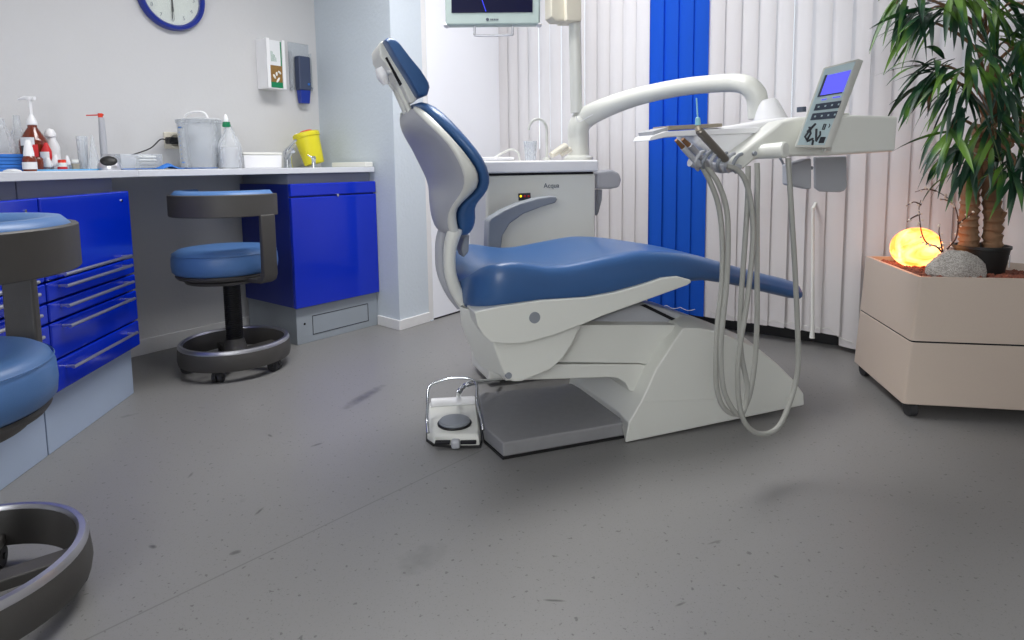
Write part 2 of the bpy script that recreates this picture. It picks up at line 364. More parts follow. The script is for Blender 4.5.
blind('vertical_blind', 'bright blue four-slat section of vertical blind behind the swing arm', [s_blue0+pitch*(i+.5) for i in range(4)], hem, 'blindb')
r_ = [s_blue1+pitch*(i+.5) for i in range(26)]
blind('vertical_blind', 'white vertical blind right of the blue slats, reaching behind the potted plant', r_, hem, 'blindw', wands=((813, 208, 338),))
# ------------------------------------------------------------------ cabinets on the left (faces run along DL)
def onL(k, off, z): return FL+DL*k+NL*off+V(0,0,z)      # k along the drawer fronts (0 = far end), off out of the face
AF0 = V(-1.073, 3.057, 0)                                 # front left plinth corner of the corner cabinet
WF = (AF0-PA).dot(NA)-.03                                     # cabinet depth
def onA(s, off, z): return AF0+DF*s+NF*off+V(0,0,z)
J = isect(FL+NL*.042, DL, AF0+NF*.03, DF)
def handle_bar(mb, p, q, out, r=.0055):
    d = (q-p).normalized()
    mb.tube([p+out*.028, q+out*.028], r, 10)
    for e in (p+d*.012, q-d*.012): mb.tube([e, e+out*.028], r*.8, 8)
def drawer_unit(k0, k1, label):
    loc = onL((k0+k1)/2, -.25, 0)
    t = thing('drawer_cabinet', label, 'cabinet', loc, 'blue drawer cabinets on the left')
    mb = MB(); mb.prism([onL(k0, -.02, .19), onL(k1, -.02, .19), onL(k1, -.51, .19), onL(k0, -.51, .19)], (0,0,.66)); build('carcass', mb, 'carc', t, bevel=.002)
    mb = MB(); mb.prism([onL(k0, .0, 0), onL(k1, .0, 0), onL(k1, -.51, 0), onL(k0, -.51, 0)], (0,0,.189)); build('plinth', mb, 'plinth', t, bevel=.002)
    # blue fronts
    zs = [(.545, .800), (.482, .540), (.418, .477), (.298, .413), (.195, .293)]
    g = .003
    for i, (a, b) in enumerate(zs):
        mb = MB(); mb.prism([onL(k0+g, .037, a), onL(k1+.006-g, .037, a), onL(k1+.006-g, .004, a), onL(k0+g, .004, a)], (0,0,b-a))
        fr = build('flap_door' if i == 0 else 'drawer', mb, 'lacq', t, bevel=.006, seg=3)
        h = MB(); hz = a+.014 if i == 0 else b-.018
        if i == 4: hz = b-.03
        handle_bar(h, onL(k0+.05, .037, hz), onL(k1-.075, .037, hz), NL); build('handle', h, 'steel', fr)
    k = MB(); k.cyl(onL(k1-.06, .036, .765), onL(k1-.06, .040, .765), .005); build('lock', k, 'chrome', t)
    mb = MB(); mb.prism([onL(k0+.001, .003, .192), onL(k1-.001, .003, .192), onL(k1-.001, -.019, .192), onL(k0+.001, -.019, .192)], (0,0,.60)); build('front_frame', mb, 'lacqd', t)
    return t
kL = (onpl(30, 250, FL, NL)-FL).dot(DL)
drawer_unit(kL, 0, 'blue lacquered drawer cabinet left of the knee space, with five long bar handles')
drawer_unit(kL-.62, kL-.006, 'blue drawer cabinet at the left frame edge, mostly behind the near stool')
# worktop: runs over the drawers and along the clock wall
t1 = isect(FL-NL*.53, DL, V(0,.55,0), V(1,0,0)); j0 = isect(FL+NL*.042, DL, V(0,.55,0), V(1,0,0))
e1 = isect(AF0+NF*.03, DF, W2, DG)-DA*.014; e0 = W2-DA*.014
mb = MB(); mb.prism([p+V(0,0,.851) for p in (j0+V(0,0,0), J, W1+V(.015,-.012,0), t1+NL*.014)], (0,0,.028))
mb.prism([p+V(0,0,.851) for p in (J, e1, e0+DB*.014, W1+V(.015,-.012,0))], (0,0,.028))
tag(build('worktop', mb, 'top', bevel=.003), 'pale grey worktop running along the wall above the blue cabinets', 'worktop')
# corner cabinet with door
LA = (isect(AF0, DF, W2, DG)-AF0).dot(DF)-.003
t = thing('corner_cabinet', 'blue lacquered one-door cabinet in the corner under the yellow bin', 'cabinet', onA(LA/2, -.25, 0))
mb = MB(); mb.prism([onA(0, 0, 0), onA(LA, 0, 0), onA(LA, -WF+.02, 0), onA(0, -WF+.02, 0)], (0,0,.188)); pl = build('plinth', mb, 'plinthg', t, bevel=.002)
mb = MB()
z0, z1, s0, s1 = .035, .13, .09, LA-.07
for a, b, c, d in ((s0, s1, z1, z1+.003), (s0, s1, z0, z0+.003), (s0, s0+.003, z0, z1), (s1, s1+.003, z0, z1)): mb.prism([onA(a, .0012, c), onA(b, .0012, c), onA(b, -.001, c), onA(a, -.001, c)], (0,0,d-c))
mb.cyl(onA(.045, .001, .10), onA(.045, -.004, .10), .006); build('inset_panel_line', mb, 'gap', t)
mb = MB(); mb.prism([onA(-.012, .0, .19), onA(LA-.002, .0, .19), onA(LA-.002, -WF+.02, .19), onA(-.012, -WF+.02, .19)], (0,0,.61)); build('carcass', mb, 'lacqd', t, bevel=.003)
mb = MB(); mb.prism([onA(-.012, .024, .188), onA(LA-.002, .024, .188), onA(LA-.002, .001, .188), onA(-.012, .001, .188)], (0,0,.546)); dr = build('door', mb, 'lacq', t, bevel=.005, seg=3)
mb = MB(); mb.prism([onA(-.012, .024, .740), onA(LA-.002, .024, .740), onA(LA-.002, .001, .740), onA(-.012, .001, .740)], (0,0,.062)); build('top_panel', mb, 'lacq', t, bevel=.006, seg=3)
mb = MB(); mb.cyl(onA(LA/2, .024, .737), onA(LA/2, .030, .737), .007); build('door_catch', mb, 'chrome', dr)
mb = MB(); mb.prism([onA(.01, -.03, .80), onA(LA-.002, -.03, .80), onA(LA-.002, -WF+.02, .80), onA(.01, -WF+.02, .80)], (0,0,.05)); build('filler_panel', mb, 'carc', t)
# ------------------------------------------------------------------ stools
def make_stool(label):
    t = thing('operator_stool', label, 'stool', (0,0,0), 'round blue stools with a curved side rest')
    mb = MB(); mb.lathe([(.210,.045),(.228,.048),(.232,.07),(.228,.115),(.222,.128),(.210,.130),(.204,.122),(.200,.06),(.200,.045)], n=64, cap=False)
    mb.f += [[i, (i+1) % 64, 8*64+(i+1) % 64, 8*64+i] for i in range(64)]; mb.m += [0]*64
    ring = build('ring_base', mb, 'dark', t, smooth=45)
    mb = MB(); mb.lathe([(.206,.126),(.211,.1335),(.222,.1325),(.228,.122),(.2275,.118),(.2065,.118)], n=64, cap=False); mb.f += [[i, (i+1) % 64, 5*64+(i+1) % 64, 5*64+i] for i in range(64)]; mb.m += [0]*64
    build('trim_rim', mb, 'steel', ring)
    mb = MB(); mb.lathe([(.03,.04),(.075,.045),(.072,.06),(.05,.085),(.038,.13),(.036,.135)], n=28)
    for i in range(5):
        a = 2*math.pi*i/5+.3; d = V(math.cos(a), math.sin(a), 0); mb.box(d*.125+V(0,0,.062), (.16, .05, .024), a)
    build('hub', mb, 'dark', t, bevel=.004)
    for i in range(5):
        a = 2*math.pi*i/5+.3; d = V(math.cos(a), math.sin(a), 0); s = V(-d.y, d.x, 0); c = d*.196+V(0,0,.0235)
        mb = MB(); mb.cyl(c-s*.020, c-s*.004, .0235); mb.cyl(c+s*.004, c+s*.020, .0235); mb.cyl(c-s*.024, c+s*.024, .007)
        mb.box(c+V(0,0,.018), (.03,.016,.03), a)
        build('caster', mb, 'rubber', t)
    mb = MB(); pr = []; z = .13
    while z < .375: pr += [(.036, z), (.036, z+.004), (.030, z+.006), (.030, z+.009)]; z += .0095
    mb.lathe(pr+[(.036, .382)], n=28); build('bellows_column', mb, 'black', t, smooth=25)
    mb = MB(); mb.lathe([(.02,.378),(.11,.382),(.165,.392),(.172,.404),(.160,.412),(.195,.414),(.203,.425),(.20,.432),(.02,.434)], c=(-.03,0,0), n=48); build('seat_pan', mb, 'dark', t)
    mb = MB(); mb.lathe([(.14,.434),(.203,.435),(.213,.445),(.216,.47),(.214,.505),(.205,.525),(.19,.535),(.15,.540),(.08,.537),(.0001,.534)], c=(-.03,0,0), n=64); seat = build('seat', mb, 'vinyl', t, smooth=60)
    mb = MB(); mb.lathe([(.2105,.517),(.2130,.519),(.2115,.521)], c=(-.03,0,0), n=64, cap=False); build('seam', mb, 'vinyl', seat)
    # upright at angle 0 and curved rest
    mb = MB(); w = .034
    path = [(.10,.398),(.239,.402),(.266,.415),(.276,.44),(.276,.69),(.256,.69),(.252,.45),(.246,.432),(.228,.424),(.10,.420)]
    mb.loft([[V(x, -w, z) for x, z in path], [V(x, w, z) for x, z in path]]); build('upright', mb, 'dark', t, bevel=.006)
    def arc(r0, r1, z0, z1, a0, a1, n=40, rnd_=0):
        rings = []
        for i in range(n+1):
            a = a0+(a1-a0)*i/n; c, s = math.cos(a), math.sin(a); k = rnd_
            q = [(r0, z0+k), (r0+k, z0), (r1-k, z0), (r1, z0+k), (r1, z1-k), (r1-k, z1), (r0+k, z1), (r0, z1-k)]
            rings.append([V(c*r+.028, s*r, z) for r, z in q])
        return rings
    mb = MB(); mb.loft(arc(.226, .241, .685, .775, R(14), R(-172), 48, .003)); build('rest_band', mb, 'dark', t)
    mb = MB(); mb.loft(arc(.172, .228, .690, .790, R(12), R(-170), 48, .016)); build('rest_pad', mb, 'vinyl', t, smooth=60)
    return t
st = make_stool('round blue stool with black ring base under the worktop by the corner cabinet')
st.location = (-1.235, 2.73, 0); st.rotation_euler = (0, 0, R(-32))
s2 = copy_tree(st); s2['label'] = 'near round blue stool cut off by the left edge, in front of the drawers'
s2.location = (-1.096, 1.14, 0); s2.rotation_euler = (0, 0, R(94)); s2.scale = (1,1,1)
# ------------------------------------------------------------------ on the clock wall
def wA(px, py, off=0.0): return onpl(px, py, PA+NA*off, NA)
cc = wA(170, -3); cl = thing('wall_clock', 'round wall clock with a blue rim, cut off by the top edge', 'clock', cc)
rw = .16
mb = MB(); mb.lathe([(rw-.002,.001),(rw,.02),(rw-.006,.034),(rw-.018,.036),(rw-.026,.028),(rw-.027,.001)], cc, 56, axis=NA, cap=False); build('rim', mb, 'clockblue', cl, smooth=50)
mb = MB(); mb.lathe([(.0001,.003),(rw-.027,.003),(rw-.027,.012),(.0001,.012)], cc, 56, axis=NA, cap=False); build('dial', mb, 'dial', cl)
cx = DA; UP = V(0,0,1)
mb = MB()
for h in range(1, 13):
    a = R(30*h); p = cc+NA*.0125+(cx*math.sin(a)+UP*math.cos(a))*.108
    mb.add(*text_mb(str(h), .026, frame(p, cx, UP)))
build('numerals', mb, 'grey', cl)
def hand(name, ang, L, w, off):
    mb = MB(); a = R(ang); d = cx*math.sin(a)+UP*math.cos(a); s = cx*math.cos(a)-UP*math.sin(a); o = cc+NA*off
    mb.prism([o-d*.02-s*w, o-d*.02+s*w, o+d*L+s*w*.6, o+d*L-s*w*.6], NA*.0015); build(name, mb, 'gap', cl)
hand('hour_hand', 176, .07, .004, .014); hand('minute_hand', 182, .105, .003, .0165); hand('second_hand', 178, .11, .001, .019)
mb = MB(); mb.lathe([(.0001,.001),(rw-.028,.001),(rw-.028,.003),(.0001,.003)], cc+NA*.024, 40, axis=NA, cap=False); build('cover_glass', mb, 'pglass', cl)
# glove box holder
g0 = wA(257, 88); g1 = wA(285, 38); gz0 = min(g0.z, wA(270,89).z); 
gl = thing('glove_box_holder', 'white wall holder with an upright glove box, beside the blue dispenser', 'dispenser', wA(268, 88))
sA = lambda p: (p-PA).dot(DA)
s0, s1 = sA(wA(266.5, 60, .095)), sA(wA(285.5, 60, .095)); zb, zt = wA(270, 88, .095).z, wA(270, 38, .095).z
P = lambda s, o, z: PA+DA*s+NA*o+V(0,0,z)
mb = MB()
mb.prism([P(s0,.001,zb), P(s1,.001,zb), P(s1,.006,zb), P(s0,.006,zb)], (0,0,zt-zb)); mb.prism([P(s0,.006,zb), P(s0+.004,.006,zb), P(s0+.004,.095,zb), P(s0,.095,zb)], (0,0,zt-zb))
mb.prism([P(s1-.004,.006,zb), P(s1,.006,zb), P(s1,.095,zb), P(s1-.004,.095,zb)], (0,0,zt-zb)); mb.prism([P(s0+.004,.006,zb), P(s1-.004,.006,zb), P(s1-.004,.095,zb), P(s0+.004,.095,zb)], (0,0,.004))
mb.prism([P(s0,.091,zb), P(s0+.022,.091,zb), P(s0+.022,.095,zb), P(s0,.095,zb)], (0,0,zt-zb)); mb.prism([P(s1-.018,.091,zb), P(s1,.091,zb), P(s1,.095,zb), P(s1-.018,.095,zb)], (0,0,zt-zb))
build('holder', mb, 'pure', gl, bevel=.001)
gb = thing('glove_box', 'green and white glove carton with a hand picture, inside the wall holder', 'box', P((s0+s1)/2, .05, zb+.004))
mb = MB(); mb.prism([P(s0+.006,.012,zb+.005), P(s1-.006,.012,zb+.005), P(s1-.006,.089,zb+.005), P(s0+.006,.089,zb+.005)], (0,0,zt-zb-.012)); build('carton', mb, 'paper', gb)
zm = zb+(zt-zb)*.47
mb = MB(); mb.prism([P(s0+.024,.0892,zb+.006), P(s1-.020,.0892,zb+.006), P(s1-.020,.0898,zb+.006), P(s0+.024,.0898,zb+.006)], (0,0,zm-zb-.006), 0); 
mb.prism([P(s1-.027,.0892,zm), P(s1-.020,.0892,zm), P(s1-.020,.0898,zm), P(s1-.027,.0898,zm)], (0,0,zt-zm-.01), 1); mb.prism([P(s0+.024,.0899,zb+.006), P(s1-.020,.0899,zb+.006), P(s1-.020,.0903,zb+.006), P(s0+.024,.0903,zb+.006)], (0,0,.03), 1)
M['ochre'] = mat('ochre_print', (140,105,50), .6, vary=.3, scale=60)
for (u, z, rr, a) in ((.3,.5,.014,.5),(.6,.35,.018,-.6),(.5,.62,.012,0),(.75,.7,.012,.8)):
    c = P(s0+.024+(s1-s0-.044)*u, .0905, zb+.006+(zm-zb-.006)*z); mb.ell(c, (.006,.006,rr), 10, 6, 2, rot=frame((0,0,0), DA, UP).to_3x3() @ Matrix.Rotation(a, 3, 'Z') @ Matrix.Rotation(R(90), 3, 'X'))
build('printed_front', mb, ['ochre', 'green', 'offw'], gb)
mb = MB()
for i in range(5): mb.prism([P(s0+.032+.007*i,.0892,zm+.02+.006*(i % 2)), P(s0+.034+.007*i,.0892,zm+.02+.006*(i % 2)), P(s0+.034+.007*i,.0897,zm+.02), P(s0+.032+.007*i,.0897,zm+.02)], (0,0,.055-.008*i), 0)
build('printed_lines', mb, 'green', gb)
# blue dispenser in clear holder
d0 = sA(wA(292, 70, .03)); d1 = sA(wA(312, 70, .03)); zb, zt = wA(302, 90, .03).z, wA(302, 43, .03).z
ds = thing('disinfectant_dispenser', 'blue pump bottle in a clear wall holder near the corner', 'dispenser', P((d0+d1)/2, 0, zb))
mb = MB(); mb.prism([P(d0,.001,zb), P(d1,.001,zb), P(d1,.005,zb), P(d0,.005,zb)], (0,0,zt-zb))
for s in (d0, d1-.003): mb.prism([P(s,.005,zb), P(s+.003,.005,zb), P(s+.003,.03,zb), P(s,.03,zb)], (0,0,(zt-zb)*.8))
build('clear_holder', mb, 'clear', ds)
dm = (d0+d1)/2; w = (d1-d0)*.29; zc, zd = wA(302, 90, .05).z, wA(302, 56, .05).z; ze = wA(302, 103, .05).z
mb = MB(); mb.prism([P(dm-w,.012,zc), P(dm+w,.012,zc), P(dm+w,.058,zc), P(dm-w,.058,zc)], (0,0,zd-zc)); build('bottle', mb, 'slate', ds, bevel=.008, seg=3)
mb = MB(); mb.loft([[P(dm-w*.7,.018,ze), P(dm+w*.7,.018,ze), P(dm+w*.7,.05,ze), P(dm-w*.7,.05,ze)], [P(dm-w*.85,.014,zc), P(dm+w*.85,.014,zc), P(dm+w*.85,.056,zc), P(dm-w*.85,.056,zc)]]); build('cap', mb, 'navy', ds, bevel=.002)
mb = MB(); mb.cyl(P(dm+w*.5,.058,zc+.035), P(dm+w*.5,.062,zc+.035), .007); build('button', mb, 'bluec', ds)
for s in (d0+.008, d1-.008):
    pass
mb = MB(); mb.cyl(P(d0+.004,.02,zc+.02), P(d0-.006,.02,zc+.02), .008); build('side_screw', mb, 'chrome', ds)
mb = MB(); mb.cyl(P(d1-.004,.02,zc+.02), P(d1+.006,.02,zc+.02), .008); build('side_screw', mb, 'chrome', ds)
# wall socket and plug
so = wA(173, 141); t = thing('wall_socket', 'cream wall socket between the tissue box and the measuring bucket', 'socket', so)
mb = MB(); a = sA(so); zz = so.z; mb.prism([P(a-.045,0.001,zz-.038), P(a+.04,.001,zz-.038), P(a+.04,.012,zz-.038), P(a-.045,.012,zz-.038)], (0,0,.08)); build('plate', mb, 'beige', t, bevel=.004)
mb = MB(); mb.lathe([(.0001,.004),(.022,.004),(.028,.016),(.031,.016),(.031,.0),(.0001,.0)], so+NA*.012, 28, axis=NA, cap=False); build('socket_ring', mb, 'beige', t)
pg = thing('power_plug', 'black power plug with cable in the wall socket', 'plug', so+NA*.02)
mb = MB(); c = so+NA*.045; fm = frame((0,0,0), DA, UP).to_3x3()
mb.box(c-DA*.01, (.085, .032, .036), rot=fm); build('plug_body', mb, 'black', pg, bevel=.006)
mb = MB(); q0 = c-DA*.05; q3 = wA(132, 155, .16)
mb.tube([q0, q0-DA*.03+V(0,0,.004), (q0+q3)/2-V(0,0,.004), q3], .003, 8, smooth=6); build('cable', mb, 'black', pg)
# ------------------------------------------------------------------ dental chair frame: u along the chair, v away from the camera
UC = dirv(70); VC = V(-UC.y, UC.x, 0)
p0 = onz(624.6, 443.7, 0); OC = p0+VC*.22
def C(u, v, z): return OC+UC*u+VC*v+V(0,0,z)
def cuv(px, py, v):
    p = onpl(px, py, OC+VC*v, VC); return ((p-OC).dot(UC), p.z)
def cp(px, py, v): u, z = cuv(px, py, v); return C(u, v, z)
def prof(l, v): return [cuv(x, y, v) for x, y in l]
def slab(mb, l, vpx, v0=None, v1=None, mi=0):     # outline seen at depth vpx, extruded v0..v1
    q = prof(l, vpx); v0 = vpx if v0 is None else v0; v1 = -vpx if v1 is None else v1
    return mb.prism([C(u, v0, z) for u, z in q], VC*(v1-v0), mi)
ch = thing('dental_chair', 'blue and white dental treatment chair in the middle of the room', 'dental chair', C(.1, 0, 0))
# foot plate
mb = MB(); top = [(478.5,393),(484,427),(503,443),(628,422),(632,398),(600,378)]
tp = [onz(x, y, .052) for x, y in top]; tp[3] = tp[3]+UC*.12; tp[4] = C(cuv(640,400,0)[0]+.1, .2, .052); tp[5] = C(-.1, .22, .052); tp[0] = onz(478.5, 393, .052)
mb.prism([p-V(0,0,.045) for p in tp], (0,0,.045)); build('foot_plate', mb, 'step', ch, bevel=.006, seg=3)
mb = MB(); cen = sum(tp, V(0,0,0))/6; mb.prism([cen+(p-cen)*1.008-V(0,0,.0515) for p in tp], (0,0,.007)); build('plate_edge', mb, 'black', ch)
# base cover
N_ = [(625,443.7),(629,423),(642,401),(656,370),(670,348),(683,328),(700,328.5),(715,331),(736,339),(759,349),(778,364.5),(794.5,381),(804,394),(804.5,405.5)]
E_ = [(624.5,443.7),(619,412.5),(629,392),(643,362),(658,339),(675,322.5)]
near = prof(N_, -.22); e = prof(E_, -.15)
mid = e+[(u+.0, z+.022) for u, z in near[6:]]
mid = mid[:6]+[(u, z) for u, z in mid[6:]]
assert len(mid) == len(near)
mb = MB(); mb.loft([[C(u, -.22, max(z, .002)) for u, z in near], [C(u, -.15, max(z, .002)) for u, z in mid], [C(u, .15, max(z, .002)) for u, z in mid], [C(u, .22, max(z, .002)) for u, z in near]])
bc = build('base_cover', mb, 'white', ch, bevel=.005, seg=3, smooth=30)
mb = MB(); a = cp(644, 401.5, -.2202); b = cp(715, 399.5, -.2202); mb.tube([a, b], .0015, 6); build('moulded_line', mb, 'white', bc)
# lift arm
mb = MB(); slab(mb, [(510,362),(522,346),(566,325),(676,325),(655,366.5),(640,363.6)], -.17); slab(mb, [(505,381),(511,364.1),(640,364.1),(660,368),(648,395),(629.5,391),(625,383),(618,378.5),(611,377.5)], -.166); build('lift_arm', mb, 'white', ch, bevel=.004)
mb = MB(); slab(mb, [(583,325),(600,318),(625,309),(645,303),(655,305.5),(690,316),(716,330),(700,334),(660,334)], -.12); lc = build('link_cover', mb, 'greyp', ch, bevel=.012, seg=3)
mb = MB(); slab(mb, [(641,305.5),(646,304.5),(681,321.5),(678,323.5)], -.124, -.126, -.10); build('slot', mb, 'gap', lc)
# carrier skirt under the seat
mb = MB(); sk = [(472,316),(474,336),(480,352),(488,370),(494,380),(502,383.3),(512,383),(523,379),(545,371),(560,360.5),(572,345),(581,326),(584,320),(480,320)]
q = prof(sk, -.235); qi = [(u, z) for u, z in q]
um = min(u for u, z in q); ucut = lambda u, k: u+k*max(0, .30-(u-um))/.30
mb.loft([[C(ucut(u, k), v, z) for u, z in q] for v, k in ((-.235, .05), (-.10, 0), (0, .05), (.12, .11), (.235, .15))])
sk_ = build('seat_carrier', mb, 'white', ch, bevel=.008, seg=3, smooth=30)
# seat shell
sh = [(474,312),(500,306),(541,300),(587.5,297),(615,292),(640,285),(662,277.5),(677,276),(690,279.5),(691,282),(687,285),(640,302),(600,316.5),(583,324),(552,335.5),(531,341.5),(517,343.8),(503,343.5),(491,342),(483,335),(477,325)]
mb = MB(); q = prof(sh, -.262); um = min(u for u, z in q); mb.loft([[C(u+k*max(0, .30-(u-um))/.30, v, z-(.0 if k < .01 else .012)) for u, z in q] for v, k in ((-.266, 0), (-.12, .02), (0, .06), (.14, .12), (.262, .16))]); ss = build('seat_shell', mb, 'white', ch, bevel=.018, seg=4)
mb = MB(); c = cp(534.5, 317.5, -.266); mb.cyl(c-VC*.003, c+VC*.01, .0165, n=28); build('cover_cap', mb, 'grey', ss)
mb = MB(); c = cp(508.5, 375.5, -.235); mb.cyl(c-VC*.003, c+VC*.01, .0095, n=24); build('cover_cap', mb, 'grey', sk_)
# seat cushion lofted along u
crest = prof([(461,283),(470,272),(482,272),(498,264),(517,260.5),(531,263),(550,267),(571,265),(592,260.5),(611,256.5),(640,251)], -.25)
bot = prof([(459,296),(474,311),(500,305.5),(541,299.5),(587.5,296.5),(615,291),(640,284.5),(665,277),(690,278.5),(720,283),(737,286),(777.7,295),(798,299)], -.25)
uleg = cuv(688, 278, -.25)[0]
sil = prof([(650,247.5),(668,250),(690,255),(717.6,262),(736.7,268),(764,275),(789,281.5),(793,283)], -.13)
bot = [p for p in bot if p[0] < uleg]+prof([(690,279),(720,283.5),(737,286.5),(777.7,296),(796,300.5)], -.13)
def itp(l, u):
    l = sorted(l)
    if u <= l[0][0]: return l[0][1]
    for (a, b), (c, d) in zip(l, l[1:]):
        if u <= c: return b+(d-b)*(u-a)/(c-a)
    return l[-1][1]
uC1 = crest[-1][0]; uS0 = sil[0][0]; uE = cuv(798.5, 291, -.13)[0]; uB = cuv(456.5, 272, -.02)[0]
farsil = prof([(458,270),(462,258),(472.6,246.4),(481,243.4),(503,247.6),(517,249),(536,246),(564,239.4),(599,234.7),(620,237),(640,243)], .22)
def topz(u):
    if u <= uC1: return itp(crest, u)
    if u >= uS0: return itp(sil, u)
    t = (u-uC1)/(uS0-uC1); return itp(crest, uC1)*(1-t)+itp(sil, uS0)*t
mb = MB(); rings = []
us = [uB, uB+.012, uB+.03]+[uB+.06+(uE-uB-.09)*i/26 for i in range(27)]+[uE-.018, uE-.006, uE]
for i, u in enumerate(us):
    zt = topz(u); zb = itp(bot, u); k = (u-uB)/(uE-uB)
    if k < .5: w = .256
    else: w = .256-(.256-.165)*min(1, (k-.5)/.35)**1.2
    q_ = min(1, (u-uB+.012)/.10); w *= (1-(1-q_)**2.6)**.45
    if i == 0: zt -= .035; zb += .0
    if i == 1: zt -= .015
    zb -= .03*max(0, min(1, (.62-k)/.1))
    e_ = len(us)-1-i
    if e_ == 0: w *= .88; zt -= .012; zb += .008
    if e_ == 1: w *= .97; zt -= .002; zb += .001
    h = max(zt-zb, .02)
    dish = .022*max(0, 1-k/.55)+.004
    if k > .55: dish = -.006
    r = min(.03, h*.45)
    half = [(-w*.93, zb), (-w*.985, zb+.25*h), (-w, zb+.55*h), (-w+.004, zt-r), (-w+.014, zt-.3*r), (-w+.034, zt), (-w*.72, zt-dish*.5), (-w*.4, zt-dish), (0, zt-dish*1.25)]
    ring = half+[(-a, b) for a, b in half[:-1][::-1]]
    rings.append([C(u, a, b) for a, b in ring])
mb.loft(rings); build('seat_cushion', mb, 'cvinyl', ch, subs=1)
# backrest
tb = [((412.5,108),(414,104),(421,99),.10),((420,117),(427,111),(438,104),.17),((435,131),(441,125),(455,120),.225),((448,143),(459,144),(473.5,140),.255),((458,160),(472,160),(488,159),.27),((465,177),(481,174),(494,176),.262),((463,190),(480,188),(492,191),.225),((456,200),(468,198),(482,201),.18),((450,209),(457,208),(478,209),.135),((447,219),(457,218),(480,218),.10),((448,228),(459,229),(477,229),.085),((451,236),(462,238),(470,237),.07)]
sr = []; cr_ = []
for B, S, Fp, w in tb:
    bu, bz = cuv(*B, -w); su, sz = cuv(*S, -w); fu, fz = cuv(*Fp, -w)
    bd = Vector((su-bu, sz-bz)).normalized(); bg = .022
    g = lambda k: (bu-bd.x*bg*k, bz-bd.y*bg*k)
    b1 = g(.6); b2 = g(1)
    L_ = [(-w, (su, sz)), (-w-.003, ((su+bu)/2, (sz+bz)/2)), (-w+.006, (bu, bz)), (-w*.6, b1), (0, b2), (w*.6, b1), (w-.006, (bu, bz)), (w+.003, ((su+bu)/2, (sz+bz)/2)), (w, (su, sz))]
    sr.append([C(p[0], v, p[1]) for v, p in L_])
    fd = Vector((fu-su, fz-sz)); m1 = (su+fd.x*.75, sz+fd.y*.75); f2 = (su+fd.x, sz+fd.y); f3 = (su+fd.x*.8, sz+fd.y*.8)
    wi = w*1.0; si = (su-fd.x*.04, sz-fd.y*.04)
    L_ = [(-wi, si), (-wi-.004, (su+fd.x*.4, sz+fd.y*.4)), (-wi+.004, m1), (-wi+.022, f2), (-wi*.6, f3), (0, f3), (wi*.6, f3), (wi-.022, f2), (wi-.004, m1), (wi+.004, (su+fd.x*.4, sz+fd.y*.4)), (wi, si)]
    cr_.append([C(p[0], v, p[1]) for v, p in L_])
mb = MB(); mb.loft(sr); br = build('back_shell', mb, 'greyp', ch, subs=1)
# white rim along the near and far edge of the shell
for sgn in (-1, 1):
    mb = MB(); rr = []
    for (B, S, Fp, w) in tb:
        bu, bz = cuv(*B, -w); su, sz = cuv(*S, -w); a = (bu+(su-bu)*.05, bz+(sz-bz)*.05); vv = sgn*w
        rr.append([C(a[0], vv+sgn*.006, a[1]), C(su, vv+sgn*.006, sz), C(su, vv-sgn*.02, sz), C(a[0]-.003, vv-sgn*.02, a[1])])
    mb.loft(rr); build('side_rim', mb, 'white', br, subs=1)
mb = MB(); mb.loft(cr_); build('back_cushion', mb, 'cvinyl', ch, subs=1)
# brackets between back and seat
for sgn in (-1, 1):
    mb = MB(); pl_ = [(456,228),(451,243),(449.5,258),(450.5,274),(455,288),(462,301),(471,313)]
    q = prof(pl_, -.06)
    mb.tube([C(u, sgn*.055-.005, z) for u, z in q], [.024,.021,.019,.019,.019,.019,.018], 12, smooth=5, updir=tuple(UC)); build('back_bracket', mb, 'white' if sgn < 0 else 'greyp', ch)
mb = MB(); slab(mb, [(464,238),(470,234),(469,252),(464,258),(461,250)], -.03); build('hinge_bellows', mb, 'grey', ch, bevel=.006)
mb = MB(); q = prof([(474,318)], -.2)[0]; mb.cyl(C(q[0]+.09, -.2, q[1]), C(q[0]+.09, .2, q[1]), .022); build('hinge_tube', mb, 'greyp', ch)
# headrest
hs = [(378.5,46),(380,42),(383.5,40.5),(386,42),(396,59),(408,77.5),(418,96),(414,103),(410.5,103.5),(403,88),(391,70.5),(380,57)]
mb = MB(); q = prof(hs, -.075); mb.prism([C(u, -.075, z) for u, z in q], VC*.15); hd = build('headrest_shell', mb, 'white', ch, bevel=.008, seg=3)
mb = MB(); slab(mb, [(385,58),(387,57),(402,84),(400,86)], -.075, -.0765, -.07); build('slot', mb, 'gap', hd)
hc = [(384.6,39.5),(388,37),(393,37.8),(398,41.5),(409,56),(421,70.5),(429,83),(430,88),(428,95),(423,97),(418.3,96),(407.5,77.5),(395.5,58.5)]
q = prof(hc, -.12); cu_ = sum(a for a, _ in q)/len(q); cz = sum(b for _, b in q)/len(q)
mb = MB(); mb.loft([[C(cu_+(u-cu_)*s, v, cz+(z-cz)*s) for u, z in q] for s, v in ((.86,-.13),(.97,-.122),(1,-.105),(.97,0),(1,.105),(.97,.122),(.86,.13))]); build('headrest_cushion', mb, 'cvinyl', ch, smooth=50)
mb = MB(); a = cuv(378.5, 68, -.08); b = cuv(386.5, 84, -.08); mb.tube([C(a[0], -.08, a[1]), C((a[0]+b[0])/2, -.08, (a[1]+b[1])/2), C(b[0], -.08, b[1])], [.010,.017,.010], 14, smooth=4); c = cuv(390, 72, -.06); mb.cyl(C((a[0]+b[0])/2, -.08, (a[1]+b[1])/2), C(c[0], -.06, c[1]), .007); build('locking_knob', mb, 'pure', hd)
mb = MB(); q = prof([(396,80),(402,94),(410,112),(420,125)], -.03)
for vv in (-.03, .03): mb.tube([C(u, vv, z) for u, z in q], .009, 10)
build('headrest_rod', mb, 'white', ch)
